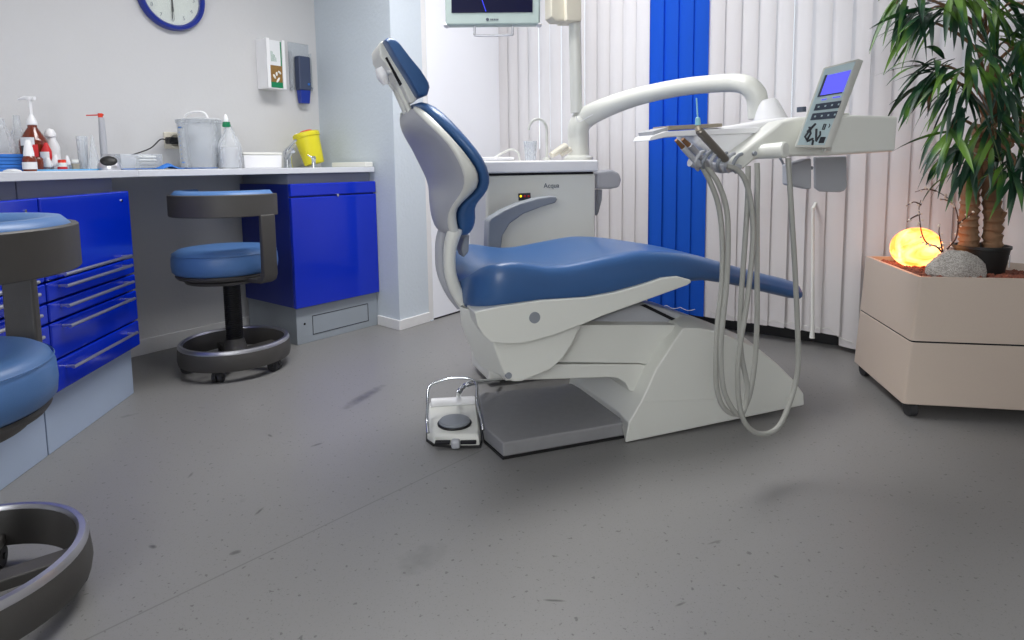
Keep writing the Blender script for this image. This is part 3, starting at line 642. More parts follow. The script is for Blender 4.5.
# armrest on the far side
ar = [(487.7,262),(487.7,247),(488.5,222),(491,218),(504,210),(519,203.5),(538,198),(551,196),(556,196),(558,199),(556,202.8),(540.6,207.5),(524,214),(510,224),(503,235.6),(501.5,247),(501.5,262)]
mb = MB(); slab(mb, ar, .30, .30, .355); build('armrest', mb, 'grey', ch, bevel=.008, seg=3)
mb = MB(); a = cuv(495, 262, .3); mb.box(C(a[0], .27, a[1]-.04), (.06, .12, .10), math.atan2(UC.y, UC.x)); build('armrest_mount', mb, 'grey', ch, bevel=.006)
# ------------------------------------------------------------------ foot control
fc = thing('foot_control', 'white foot pedal with grey disc and wire hoop in front of the chair', 'foot pedal', onz(454, 430, 0))
def fz(x, y, z): return onz(x, y, z)
bx = [(427.5,407),(430,401),(474,398),(477,404),(480.5,431),(479,436),(456,436.5),(434,434.5),(427.5,430)]
bot_ = [fz(x, y, .036) for x, y in bx]; cb = sum(bot_, V(0,0,0))/len(bot_)
mb = MB(); mb.loft([[cb+(p-cb)*1.02+V(0,0,.004-.036) for p in bot_], [cb+(p-cb)*1.0+V(0,0,-.006) for p in bot_], [cb+(p-cb)*.93+V(0,0,.004) for p in bot_]]); pb = build('pedal_body', mb, 'white', fc, bevel=.004)
mb = MB(); mb.prism([cb+(p-cb)*1.06-V(0,0,.0355) for p in bot_], (0,0,.007)); build('rubber_foot', mb, 'black', fc)
mb = MB(); a = fz(431, 403, .05); b = fz(475, 400.5, .05); mb.tube([a, b], .016, 14); build('rear_bar', mb, 'pure', fc, bevel=.003)
c = fz(454.5, 421.5, .048); mb = MB(); mb.lathe([(.05,-.008),(.0515,.002),(.047,.007),(.03,.010),(.0001,.010)], c, 36, sy=1.0); build('press_disc', mb, 'grey', fc)
mb = MB(); mb.lathe([(.054,-.010),(.056,-.004),(.054,-.001)], c, 36); build('disc_seat', mb, 'black', fc)
for (x0, x1, yy) in ((434.5,451,438.5),(459,476,436.3)):
    pass
mb = MB()
for (xa, ya, xb, yb) in ((435,438.5,450,439.3),(460.5,439,476,435.5)):
    A = aty(xa, ya, bot_[6].y-.008); B = aty(xb, yb, bot_[6].y-.008); A.z = B.z = .021; mb.box((A+B)/2, ((B-A).length, .02, .006), math.atan2((B-A).y, (B-A).x))
build('slot', mb, 'gap', pb)
mb = MB(); n_ = fz(456, 441, .02); mb.box(n_+V(0,.004,-.004), (.028,.06,.026), .02); build('front_lever', mb, 'greyp', fc, bevel=.008, seg=3)
mb = MB(); L0 = fz(428, 428, .02); R0 = fz(482, 424, .02); l1 = L0+V(-.01,.11,.075); yb = fz(452,398,0).y+.02
def at_(px, py, Y): return aty(px, py, Y)
mb.tube([at_(428,433,1.87), at_(427,420,1.90), at_(427.5,405,1.97), at_(428,390,2.03), at_(433,384,2.05), at_(450,378.5,2.06), at_(466,378,2.06), at_(475,381.5,2.05), at_(477,388,2.03), at_(477,402,1.99), at_(481,418,1.93), at_(483,430,1.89)], .0048, 10, smooth=5); build('wire_hoop', mb, 'chrome', fc)
mb = MB(); mb.tube([fz(458.5,399,.03), aty(459,393,2.03), aty(463,387,2.08), aty(473,383,2.11), fz(500,380,.03)], .0085, 12, smooth=6); build('cable', mb, 'chrome', fc)
# ------------------------------------------------------------------ cuspidor / water unit
VU = .42
def upt(px, py, dv=0): return cp(px, py, VU+dv)
def uslab(mb, l, d0, d1, mi=0):
    q = prof(l, VU+d0); return mb.prism([C(u, VU+d0, z) for u, z in q], VC*(d1-d0), mi)
cu = thing('cup_filler_unit', 'white water unit cabinet marked Acqua behind the dental chair', 'dental unit', C(*[cuv(530, 300, VU)[0]], VU+.2, 0))
x0u, _ = cuv(486, 200, VU); x1u, zt = cuv(596, 173, VU); _, ztop = cuv(540, 160, VU)
mb = MB(); mb.prism([C(x0u, VU, .02), C(x1u, VU, .02), C(x1u, VU+.25, .02), C(x0u, VU+.25, .02)], (0,0,zt-.022)); build('cabinet_body', mb, 'white', cu, bevel=.012, seg=3)
mb = MB(); mb.prism([C(x0u-.01, VU-.01, zt+.006), C(x1u+.008, VU-.01, zt+.006), C(x1u+.008, VU+.26, zt+.006), C(x0u-.01, VU+.26, zt+.006)], (0,0,ztop-zt-.008)); build('top_slab', mb, 'pure', cu, bevel=.008, seg=3)
mb = MB(); mb.prism([C(x0u+.01, VU+.005, zt-.004), C(x1u-.01, VU+.005, zt-.004), C(x1u-.01, VU+.24, zt-.004), C(x0u+.01, VU+.24, zt-.004)], (0,0,.012)); build('shadow_gap', mb, 'gap', cu)
mb = MB(); a = cp(551.5, 185.7, VU-.0008); mb.add(*text_mb('Acqua', .027, frame(a, UC, UP))); build('lettering', mb, 'key', cu)
mb = MB(); uslab(mb, [(518.5,193.5),(530.5,192.8),(530.8,199.6),(518.8,200.6)], -.004, .01); bt = build('indicator_panel', mb, 'glyph', cu)
mb = MB(); M['ledy'] = emat('yellow_led', (255,225,40), 1.2)
for i, x in enumerate((520.8, 524.8, 528.6)): c = cp(x, 196.2, VU-.005); mb.cyl(c-VC*.001, c+VC*.003, .0045, n=10, mi=0 if i == 0 else 1)
build('indicator_light', mb, ['ledy', 'red'], bt)
mb = MB(); 
sp = [(546.8,161),(546.8,140),(546.5,128),(543.5,121.5),(538,119),(532.5,121),(529.5,126),(528.7,130)]
mb.tube([cp(x, y, VU+.12) for x, y in sp], .0055, 12, smooth=6); build('water_spout', mb, 'white', cu)
mb = MB(); c = cp(546.8, 160.5, VU+.12); c.z = ztop; mb.lathe([(.016,0),(.014,.008),(.008,.012)], c, 16); build('spout_base', mb, 'white', cu)
mb = MB(); mb.tube([cp(x, y, VU+.2) for x, y in ((490,161),(500,154.5),(509,150),(514,150),(518.5,154),(519.5,161))], .0045, 10, smooth=6); build('rinse_tube', mb, 'white', cu)
mb = MB(); zt_ = ztop-.002; c = C(cuv(503,160,VU)[0], VU+.13, ztop-.012); mb.lathe([(.02,.0),(.085,.012),(.09,.024),(.084,.026),(.07,.016),(.0001,.010)], c, 36); build('bowl', mb, 'pure', cu)
gl = MB(); c = C(cuv(530.5,160,VU+.12)[0], VU+.12, ztop); gl.lathe([(.022,.0),(.028,.078),(.0265,.078),(.021,.003),(.0001,.003),(.0001,0)], c, 28, cap=False); tag(build('drinking_glass', gl, 'clear2'), 'clear rinsing tumbler under the water spout', 'glass')
# beige handpiece lying by the column
mb = MB(); a = cp(551, 155.5, VU+.06); b = cp(566, 146, VU+.06); mb.tube([a, b], [.012,.016], 12, flat=1.5); a2 = cp(561,155,VU+.05); b2 = cp(571,149,VU+.05); mb.tube([a2, b2], [.008,.012], 12); o = build('suction_holder', mb, 'beige', bevel=.003); tag(o, 'beige plastic holder leaning beside the arm column on the water unit', 'holder')
# side holder right of the unit
mb = MB(); uslab(mb, [(597,172),(613,169.8),(620,173),(622,180),(620,187.5),(612,189),(597,189)], .08, .2); sh_ = build('side_holder', mb, 'greyp', cu, bevel=.012, seg=3)
mb = MB(); uslab(mb, [(598,189.5),(602.5,189.5),(602,200),(599,212),(597,216)], .1, .13); build('suction_grip', mb, 'grey', sh_, bevel=.003)
# column, swing arm and delivery head
VA = VU+.13
dl = thing('instrument_unit', 'white swing-arm instrument unit with hanging grey hoses in front of the blinds', 'dental unit', C(cuv(579,160,VA)[0], VA, ztop))
ac = C(cuv(578.5,150,VA)[0], VA, 0)
mb = MB(); z_ = lambda y: cuv(579, y, VA)[1]
mb.lathe([(.062, ztop-.001),(.062, ztop+.01),(.046, ztop+.02),(.044, z_(130))], V(ac.x, ac.y, 0), 28); build('column', mb, 'white', dl)
# arm centreline with interpolated depth
def dep(px): t = min(1, max(0, (px-585)/(752-585))); return VA+( -.20-VA)*t
al = [(578.5,142,.043),(578.5,128,.046),(584,119,.046),(600,110,.042),(625,100.5,.037),(650,93.5,.034),(680,87.5,.032),(710,84,.031),(735,83,.031),(748,86,.032),(756,95,.034),(757.5,106,.032),(757.5,119,.030)]
mb = MB(); mb.tube([cp(x, y, dep(x)) for x, y, r in al], [r for _, _, r in al], 20, smooth=5, updir=(0,0,1)); arm = build('swing_arm', mb, 'white', dl)
mb = MB(); mb.tube([cp(576,116,VA-.05), cp(577.5,120,VA-.052), cp(580,121.5,VA-.054), cp(590,116,VA-.07), cp(601,110.3,VA-.10)], .0016, 6, smooth=4); build('moulded_line', mb, 'pure', arm)
VH = -.46
def hslab(mb, l, v0, v1, mi=0, vref=None): return slab(mb, l, v0 if vref is None else vref, v0, v1, mi)
mb = MB(); a_ = cp(770, 123, -.23); b_ = cp(766, 100, -.22); mb.tube([a_, a_.lerp(b_, .5), a_.lerp(b_, .9), b_], [.058,.045,.034,.028], 28); build('arm_fairing', mb, 'pure', dl)
mb = MB(); hslab(mb, [(695,131),(719,127.5),(750,123.5),(784,117.5),(803,116.5),(812,122),(783,137),(763,152),(748,166),(731,161.5),(712,152),(697,145)], -.43, -.33); build('head_body', mb, 'pure', dl, bevel=.02, seg=4)
mb = MB(); hslab(mb, [(729,160),(732,166.5),(737,169.3),(745,168.8),(755,160),(761,157.3),(790,156.5),(830,155.5),(896,151.5),(898.7,116),(845,114.7),(826,116),(802,117),(783,121),(763,136.5),(742,152)], -.49, -.425); build('side_housing', mb, 'white', dl, bevel=.010, seg=4)
mb = MB(); hslab(mb, [(826,116.5),(845,115),(898.5,116),(896,151.5),(830,154)], -.425, -.30, vref=-.49); build('rear_box', mb, 'white', dl, bevel=.006, seg=3)
# tray
mb = MB(); hslab(mb, [(649,141),(651,136.5),(665,131.4),(695.6,129.6),(760,127),(760,133),(695.6,135.6),(668,137)], -.44, -.355); tr = build('tray_shelf', mb, 'pure', dl, bevel=.003)
ty = thing('instrument_tray', 'thin tan metal instrument tray on the white shelf left of the unit', 'tray', cp(680, 131, -.3))
mb = MB(); hslab(mb, [(652,131.5),(668,127),(668.5,131),(653,135.8)], -.43, -.36); build('tray_end', mb, 'greyp', ty, bevel=.001)
mb = MB(); hslab(mb, [(668.4,125.8),(722,123.2),(722.5,126.6),(720,127),(669,130)], -.435, -.36); build('tray_body', mb, 'tan', ty, bevel=.001)
# handle cylinder
mb = MB(); a = cp(756, 151.8, -.47); b = cp(786, 149.8, -.55); mb.tube([a, a+(b-a)*.02, a+(b-a)*.96, b], [.017,.020,.022,.019], 24); hb = build('grip_handle', mb, 'white', dl)
mb = MB(); c = cp(753.5, 153.5, -.495); mb.cyl(c, c-VC*.008, .006, n=12); build('grip_screw', mb, 'grey', hb)
# control panel
Pf = [(823,67.5),(858.7,58),(825.3,148),(794,147.5)]; Pb = [(829,70),(866.5,62.5),(846,114),(842,150),(800,150)]
vt, vb = -.50, -.53
f3 = [cp(823,67.5,-.49), cp(858.7,58.3,-.49), cp(825.3,148,-.545), cp(794,147.5,-.545)]
bk = V(.034,.034,0)
mb = MB(); mb.prism(f3, bk); 
pn = build('control_panel', mb, 'white', dl, bevel=.003)
mb = MB(); mb.prism([cp(838,113,-.50), cp(850,113,-.47), cp(846,151,-.47), cp(824,152,-.50)], VC*.03); build('panel_bracket', mb, 'white', dl, bevel=.002)
n_ = (f3[1]-f3[0]).cross(f3[3]-f3[0]).normalized(); n_ = n_ if n_.dot(VC) < 0 else -n_
def pp(u, v, o=.001): return f3[0]*(1-u)*(1-v)+f3[1]*u*(1-v)+f3[2]*u*v+f3[3]*(1-u)*v+n_*o
def prect(mb, u0, v0, u1, v1, o, th=.0012, mi=0): mb.prism([pp(u0,v0,o), pp(u1,v0,o), pp(u1,v1,o), pp(u0,v1,o)], n_*th, mi)
mb = MB(); prect(mb, .07, .03, .93, .97, .0005); build('face_plate', mb, 'panel', pn)
mb = MB(); prect(mb, .20, .13, .88, .38, .002); sc = build('display', mb, 'lcd', pn)
mb = MB(); prect(mb, .14, .12, .20, .39, .002); prect(mb, .14, .38, .86, .395, .002); build('display_frame', mb, 'key', pn)
mb = MB(); prect(mb, .18, .485, .93, .565, .002, .002); build('key_row', mb, 'key', pn)
mb = MB(); prect(mb, .18, .60, .93, .68, .002, .002); build('key_row', mb, 'key', pn)
mb = MB()
for r_i, vv in enumerate((.515, .63)):
    for k in range(4): u = .25+.2*k; prect(mb, u, vv, u+.05, vv+.02, .0042, .0004)
build('key_symbols', mb, 'panel', pn)
mb = MB(); prect(mb, .30, .43, .45, .445, .002, .0005); prect(mb, .62, .425, .85, .44, .002, .0005); build('small_print', mb, 'lcd', pn)
mb = MB()   # chair pictogram
def stroke(l, r=.0022): mb.tube([pp(u, v, .003) for u, v in l], r, 6)
stroke([(.22,.76),(.34,.84),(.30,.92)], .003); stroke([(.38,.73),(.26,.80),(.20,.88),(.33,.93),(.47,.90)], .003); stroke([(.47,.79),(.53,.86),(.60,.93)], .003); stroke([(.60,.93),(.66,.86),(.62,.82)], .0025); stroke([(.22,.82),(.30,.78)], .0035)
prect(mb, .70, .885, .86, .95, .002, .002); stroke([(.66,.74),(.72,.74),(.72,.80),(.66,.80),(.66,.74)], .0015); stroke([(.82,.74),(.86,.76),(.84,.78)], .0012); stroke([(.50,.92),(.52,.97)], .003)
build('pictogram', mb, 'glyph', pn)
# lower block and bracket
mb = MB(); hslab(mb, [(812.5,157),(844.5,156),(845,187.5),(842,191),(838,192.3),(818,191.5),(813,188)], -.25, -.26); build('brake_block', mb, 'greyp', dl, bevel=.006, seg=3)
mb = MB(); hslab(mb, [(791,164),(812,158),(812,189.5),(791,185)], -.33, -.29); lb = build('lower_bracket', mb, 'greyp', dl, bevel=.006)
mb = MB(); mb.tube([cp(x, y, -.31) for x, y in ((793,173),(799,168.5),(806,167.5),(812,168))], .006, 10, smooth=4); build('arch_gap', mb, 'grey', lb)
mb = MB(); mb.tube([cp(x, y, -.28) for x, y in ((779,156),(784,165),(789,172),(791,186))], .004, 8); build('strut', mb, 'greyp', dl)
mb = MB(); mb.cyl(cp(801.5,112,-.3), cp(801.5,107,-.3), .014); build('socket', mb, 'key', dl)
# instrument rest with hooks
mb = MB(); mb.tube([cp(690,162,-.5), cp(700,165,-.5), cp(722,169,-.5), cp(738,167,-.48)], .012, 14); rs = build('instrument_rest', mb, 'greyp', dl)
for i in range(6):
    x = 695+i*7.6; y = 152.5+i*.5; mb = MB()
    mb.tube([cp(x+9, y-1, -.545), cp(x+5.5, y+.5, -.55), cp(x+2, y+5, -.55), cp(x, y+10, -.545), cp(x+.5, y+14, -.53), cp(x+3, y+17.5, -.51)], [.0045,.005,.005,.005,.005,.004], 10, smooth=4); build('hook', mb, 'grey' if i % 2 else 'greyp', rs)
def tool(name, a, b, v0, v1, r0, r1, mk, tip=None, tipm=None, lab=None):
    mb = MB(); A = cp(*a, v0); B = cp(*b, v1); mb.tube([A, A+(B-A)*.03, A+(B-A)*.97, B], [r0*.7, r0, r1, r1*.8], 14); o = build(name, mb, mk, dl)
    if tip:
        d = (A-B).normalized(); mb = MB(); mb.tube([A-d*.002, A+d*tip], [r0*.85, r0*.6], 12); build('tip', mb, tipm, o)
    return o
tool('handpiece', (682.5,147), (700,166), -.55, -.54, .0075, .0075, 'greyp', .028, 'brownm')
tool('handpiece', (688.5,145), (709,165), -.545, -.54, .0085, .0085, 'steel', .024, 'brownm')
o = tool('air_water_syringe', (698.5,130), (726,160), -.565, -.55, .0105, .0105, 'gunm')
mb = MB(); a = cp(698, 127, -.56); mb.tube([cp(699,131,-.563), a], .0085, 12); build('syringe_head', mb, 'tan', o)
M['cyan'] = mat('cyan_plastic', (140,200,215), .4)
mb = MB(); mb.tube([cp(698,125,-.56), cp(697.8,118,-.56), cp(697.6,117,-.56), cp(696.5,98,-.56)], [.0075,.006,.002,.0018], 12); build('nozzle', mb, 'cyan', o)
# hoses
hoses = [
 [(699,163),(704,170),(711,184),(718,204),(722,233),(722,281),(717.4,326),(715.7,375),(719,398),(726,410),(735,414),(743,410),(750,393),(755,360),(757,320),(757,261),(757,204),(757.5,180),(757,163)],
 [(705,164),(711,172),(718.5,184),(725.5,204),(728,229),(726.8,281),(721,342),(722.5,383),(729,403),(739,415),(745,407),(747,385),(741,352),(740.5,310),(746.5,220),(748,188),(748,166)],
 [(727,166),(736,169),(745,180),(751,204),(753,241),(747,302),(740.5,342),(737.5,375),(740,408),(748,427),(763,434),(779,426),(791,399),(798,367),(797.3,322),(794.5,261),(791.5,212),(789.5,180),(788,158)],
]
for i, l in enumerate(hoses):
    mb = MB(); v0 = -.52-.012*i; mb.tube([cp(x, y, v0-.02*math.sin(math.pi*j/(len(l)-1))) for j, (x, y) in enumerate(l)], .0070, 12, smooth=6); build('hose', mb, 'hose', dl)
# ------------------------------------------------------------------ pole and monitor
YP = ac.y
pt = thing('monitor_pole', 'upright white pole rising from the water unit behind the swing arm', 'pole', V(ac.x, ac.y, cuv(579,112,VA)[1]))
def pol(px, py): return cp(px, py, VA)
mb = MB(); a = pol(576.5, 113); b = pol(574.5, 22); top_ = pol(574, -22); mb.cyl(a, top_, .0255, n=24); build('pole_tube', mb, 'white', pt)
mb = MB()
for (x0, x1, y0, y1) in ((566.5,582,-12,21),):
    q = prof([(x0,y1),(x1,y1),(x1-.6,y0),(x0-.6,y0)], VA-.05); mb.prism([C(u, VA-.05, z) for u, z in q], VC*.1)
build('pole_clamp', mb, 'beige', pt, bevel=.006)
mb = MB(); q = prof([(551,-12),(566,-12),(566.5,21),(556,21),(551.5,17)], VA-.03); mb.prism([C(u, VA-.03, z) for u, z in q], VC*.07); build('arm_joint', mb, 'beige', pt, bevel=.006)
YM = 2.42
mt = thing('monitor', 'flat screen with pale green bezel and metal handle, cut off by the top edge', 'monitor', aty(492, -30, YM+.03))
def m2(x, y, d=0): return aty(x, y, YM)+V(0, d, 0)
mb = MB(); mb.prism([m2(445.5,25.5), m2(540,24.5), m2(541,-52), m2(444,-51)], (0,.045,0)); build('bezel', mb, 'mon', mt, bevel=.008, seg=3)
mb = MB(); mb.prism([m2(451.5,13,-.002), m2(532.5,12.3,-.002), m2(533,-46,-.002), m2(451,-45,-.002)], (0,.004,0)); sc = build('screen', mb, 'screen', mt)
mb = MB(); mb.tube([m2(480,-6,-.003), m2(486,13*.9,-.003)], .0018, 6); build('picture_line', mb, 'scrline', sc)
mb = MB(); mb.tube([m2(474.5,25,.02), m2(474.5,32,.02), m2(477,34.5,.02), m2(510,34,.02), m2(512.5,31.5,.02), m2(512.5,24.5,.02)], .0042, 10, smooth=3); build('handle', mb, 'steel', mt)
for x, y in ((446,24.5),(539,23.8)): mb = MB(); c = m2(x, y, .02); mb.ell(c, (.012,.02,.009), 14, 8); build('corner_bumper', mb, 'pure', mt)
mb = MB(); c = m2(487.5,19.6,-.001); mb.cyl(c, c-V(0,.0012,0), .006, n=16)
for i in range(5): mb.box(m2(491+i*1.7,19.6,-.0015), (.0045,.001,.006))
build('bezel_mark', mb, 'key', mt)
for i in range(4):
    pass
mb = MB(); ja = pol(574, -18); jb = aty(492, -24, YM+.09); mb.tube([ja, (ja+jb)/2+V(0,.03,.02), jb], .018, 14, smooth=6); mb.box(aty(492,-24,YM+.068), (.1,.05,.1)); build('monitor_arm', mb, 'white', pt)
# ------------------------------------------------------------------ planter with plant
Q1 = V(1.356, 2.072, 0); e1_ = dirv(10.3); e2_ = dirv(101)
base = [Q1, Q1+e1_*.487, Q1+e1_*.487+e2_*.30, Q1+e1_*.30+e2_*.56, Q1+e1_*.02+e2_*.60, Q1+e1_*.0+e2_*.56]
base = [Q1, Q1+e1_*.487, Q1+e1_*.50+e2_*.28, Q1+e1_*.28+e2_*.58, Q1+e2_*.60]
def chamf(poly, r):
    out = []
    n = len(poly)
    for i, p in enumerate(poly):
        a = (poly[i-1]-p).normalized(); b = (poly[(i+1) % n]-p).normalized(); out += [p+a*r, p+(a+b)*r*.3, p+b*r]
    return out
cenp = sum(base, V(0,0,0))/len(base)
def pring(z, s, r=.012, dx=0): return [cenp+(p-cenp)*s+V(dx, 0, z) for p in chamf(base, r)]
kz = lambda z: -.035*(.49-z)/.44
pl = thing('planter', 'large cream two-tier planter box on castors at the right edge', 'planter', cenp)
mb = MB(); mb.loft([pring(.05, .985, dx=kz(.05)), pring(.266, .99, dx=kz(.26))]); build('lower_tier', mb, 'planter', pl, bevel=.003, smooth=50)
mb = MB(); mb.loft([pring(.262, .98, dx=kz(.26)), pring(.275, .98, dx=kz(.26))]); build('tier_gap', mb, 'gap', pl)
mb = MB(); rr = [pring(.272, .992, dx=kz(.27)), pring(.49, 1.0), pring(.49, .955), pring(.40, .955)]; mb.loft(rr); build('upper_tier', mb, 'planter', pl, smooth=50)
for k, q in enumerate((base[0], base[1], base[3], base[4])):
    c = cenp+(q-cenp)*.86+V(-.035, 0, 0); c.z = .026
    mb = MB(); mb.cyl(c-V(.012,0,0), c+V(.012,0,0), .026, n=20); mb.box(c+V(0,0,.02), (.04,.03,.012)); build('castor', mb, 'rubber', pl)
# gravel
gr = MB(); inner = [cenp+(p-cenp)*.95 for p in base]
def inside(p, poly):
    s = None
    for i in range(len(poly)):
        a, b = poly[i-1], poly[i]; c = (b.x-a.x)*(p.y-a.y)-(b.y-a.y)*(p.x-a.x)
        if s is None: s = c > 0
        elif (c > 0) != s: return False
    return True
gr.prism([p+V(0,0,.40) for p in inner], (0,0,.062))
ico = [(0,0,1),(.894,0,.447),(.276,.851,.447),(-.724,.526,.447),(-.724,-.526,.447),(.276,-.851,.447),(.724,.526,-.447),(-.276,.851,-.447),(-.894,0,-.447),(-.276,-.851,-.447),(.724,-.526,-.447),(0,0,-1)]
icf = [(0,1,2),(0,2,3),(0,3,4),(0,4,5),(0,5,1),(1,6,2),(2,7,3),(3,8,4),(4,9,5),(5,10,1),(1,10,6),(2,6,7),(3,7,8),(4,8,9),(5,9,10),(6,11,7),(7,11,8),(8,11,9),(9,11,10),(10,11,6)]
cnt = 0
while cnt < 2600:
    p = V(cenp.x+rnd.uniform(-.45,.45), cenp.y+rnd.uniform(-.4,.4), 0)
    if not inside(p, [cenp+(q-cenp)*.985 for q in inner]): continue
    r = rnd.uniform(.005, .0105); hgt = .462+.012*math.sin(p.x*9+1)*math.cos(p.y*8)+rnd.uniform(-.004,.008)
    s = [rnd.uniform(.75,1.25) for _ in range(3)]; gr.add([p+V(x*s[0]*r, y*s[1]*r, hgt+z*s[2]*r) for x, y, z in ico], icf); cnt += 1
g = build('clay_pebbles', gr, 'stone', smooth=20); g['kind'] = 'stuff'; tag(g, 'reddish brown clay pebbles filling the cream planter', 'gravel')
# lamp
YL = 2.36
c = aty(916, 247.5, YL); mb = MB(); mb.ell(c, (.088, .08, .075), 40, 24, rot=Matrix.Rotation(R(-8), 3, 'Y')); 
lamp = build('stone_lamp', mb, 'lamp', smooth=80); tag(lamp, 'glowing orange egg-shaped stone lamp on the clay pebbles', 'lamp')
# rock
yr = 2.20
def lump(c, rad, seed, n=26, k=16, amp=.2, flat=None, rot=None):
    r = random.Random(seed); dirs = [(V(r.gauss(0,1), r.gauss(0,1), r.gauss(0,1)).normalized(), r.uniform(.72,.98)) for _ in range(16)]
    mb = MB(); rings = []
    for i in range(1, k):
        a = math.pi*i/k-math.pi/2; ring = []
        for j in range(n):
            d = V(math.cos(a)*math.cos(2*math.pi*j/n), math.cos(a)*math.sin(2*math.pi*j/n), math.sin(a)); m = 1.0
            for (q, h) in dirs:
                t = d.dot(q)
                if t > .01: m = min(m, h/t)
            m *= 1+r.uniform(-.02,.02); p = V(d.x*rad[0]*m, d.y*rad[1]*m, d.z*rad[2]*m); ring.append(Vector(c)+(rot @ p if rot else p))
        rings.append(ring)
    mb.loft(rings); return mb
c = aty(955, 270, yr); mb = lump(c+V(0,0,-.008), (.108,.07,.080), 11, rot=Matrix.Rotation(R(8), 3, 'Y')); tag(build('rock', mb, 'rock', smooth=30), 'grey veined rock on the pebbles in front of the black pot', 'rock')
# black pot and palm
yp = 2.30; pc = aty(980.5, 262, yp); pz = .455; pw = .090
pot = thing('flower_pot', 'black plastic nursery pot set in the clay pebbles', 'pot', V(pc.x, yp, pz))
ztp = aty(980, 245, yp).z; mb = MB(); mb.lathe([(.071,0),(pw-.004,ztp-pz-.012),(pw,ztp-pz-.01),(pw,ztp-pz),(pw-.008,ztp-pz),(pw-.012,ztp-pz-.02),(.0001,ztp-pz-.02)], V(pc.x, yp, pz), 36); build('pot_body', mb, 'pot', pot)
mb = MB()
for k in range(3):
    a0 = -.95+k*.06; p = V(pc.x+math.cos(a0)*.0845, yp+math.sin(a0)*.0845, pz+.035); q = V(pc.x+math.cos(a0+.06)*.0845, yp+math.sin(a0+.06)*.0845, pz+.035); mb.prism([p, q, q+V(0,0,.045), p+V(0,0,.045)], V(math.cos(a0),math.sin(a0),0)*.002)
build('price_label', mb, 'paper', pot)
pm = thing('indoor_palm', 'leafy green indoor plant with thick ringed trunks, rising from the black pot', 'plant', V(pc.x, yp, ztp-.02))
def trunk(pts_, r0, r1, seed):
    r = random.Random(seed); P_ = []; Q_ = []
    for i in range(len(pts_)-1):
        for k in range(12):
            t = k/12; p = pts_[i].lerp(pts_[i+1], t); P_.append(p+V(r.uniform(-.002,.002), r.uniform(-.002,.002), 0)); u = (i+t)/(len(pts_)-1); Q_.append((r0+(r1-r0)*u)*(1.16 if k % 3 == 0 else .93 if k % 3 == 1 else 1.0))
    P_.append(pts_[-1]); Q_.append(r1); mb = MB(); mb.tube(P_, Q_, 14); return mb
def tp_(x, y, Y): return aty(x, y, Y)
t1p = [tp_(969,252,2.31), tp_(968,225,2.31), tp_(970,195,2.30), tp_(976,160,2.29), tp_(982,125,2.28)]
t2p = [tp_(992,252,2.28), tp_(993,220,2.28), tp_(990,185,2.28), tp_(986,150,2.27), tp_(990,110,2.26), tp_(994,65,2.26)]
build('trunk', trunk(t1p, .032, .024, 3), 'bark', pm, smooth=60); build('trunk', trunk(t2p, .030, .022, 4), 'bark', pm, smooth=60)
build('trunk', trunk([tp_(987,165,2.28), tp_(1004,150,2.3), tp_(1022,125,2.31), tp_(1036,90,2.31), tp_(1045,40,2.3)], .018, .012, 5), 'bark', pm, smooth=60)
mb = MB(); mb.tube([tp_(993,222,2.27), tp_(1001,219,2.26), tp_(1005,212,2.25)], [.012,.009,.008], 8); mb.tube([tp_(990,120,2.26), tp_(1001,112,2.24), tp_(1008,102,2.24)], [.014,.01,.008], 8); build('stub', mb, 'bark', pm)
def leaf(mb, p, d, L, w, droop, tw):
    d = d.normalized(); up = V(0,0,1); pos = Vector(p); n = 7; vs = []; 
    for i in range(n+1):
        t = i/n; sd = d.cross(up)
        if sd.length < .05: sd = V(1,0,0)
        sd.normalize(); nn = sd.cross(d).normalized(); sd2 = sd*math.cos(tw)+nn*math.sin(tw); n2 = sd2.cross(d).normalized()
        ww = w*.5*(math.sin(math.pi*min(1, t*1.02+.02)**.75))**.8 if t < .97 else .0004
        ww = max(ww, .0006)
        vs += [pos-sd2*ww+n2*ww*.28, pos+V(0,0,0), pos+sd2*ww+n2*ww*.28]
        d = (d+V(0,0,-droop/n)).normalized(); pos = pos+d*(L/n)
    fs = []
    for i in range(n):
        a = i*3; fs += [[a, a+1, a+4, a+3], [a+1, a+2, a+5, a+4]]
    mb.add(vs, fs)
    return vs
lr = random.Random(21)
# branch tips: pixel, depth, spread direction (x,y,z), leaf count, length
cl_ = [((940,6),2.15,(-.7,-.2,-.3),17,.23),((930,22),2.25,(-.9,0,-.5),11,.2),((905,-6),2.2,(-.6,-.2,-.6),13,.22),((958,-8),2.1,(-.2,-.6,-.5),17,.24),((985,-4),2.2,(.1,-.4,-.4),16,.24),((1012,2),2.12,(.4,-.3,-.3),16,.24),((1045,-5),2.2,(.1,-.3,-.5),14,.24),
       ((948,66),2.15,(-1,-.1,-.05),18,.22),((940,74),2.25,(-.8,-.1,-.5),14,.21),((962,84),2.15,(-.6,-.3,-.7),15,.22),((978,52),2.12,(-.1,-.6,-.6),13,.23),((1004,42),2.2,(.5,-.2,-.5),14,.22),((1016,72),2.15,(.2,-.4,-.8),13,.23),
       ((958,120),2.12,(-.6,-.3,-.6),15,.19),((995,128),2.12,(-.3,-.5,-.7),16,.19),((1012,118),2.18,(.5,-.3,-.5),15,.21),((1030,95),2.2,(-.1,-.3,-.8),13,.22),
       ((950,155),2.22,(-.9,-.1,-.35),15,.17),((972,150),2.15,(-.5,-.4,-.6),13,.18),((1015,160),2.12,(-.5,-.3,-.55),15,.19),((1030,150),2.1,(0,-.3,-.9),11,.23),((1030,40),2.12,(-.4,-.4,-.4),13,.22)]
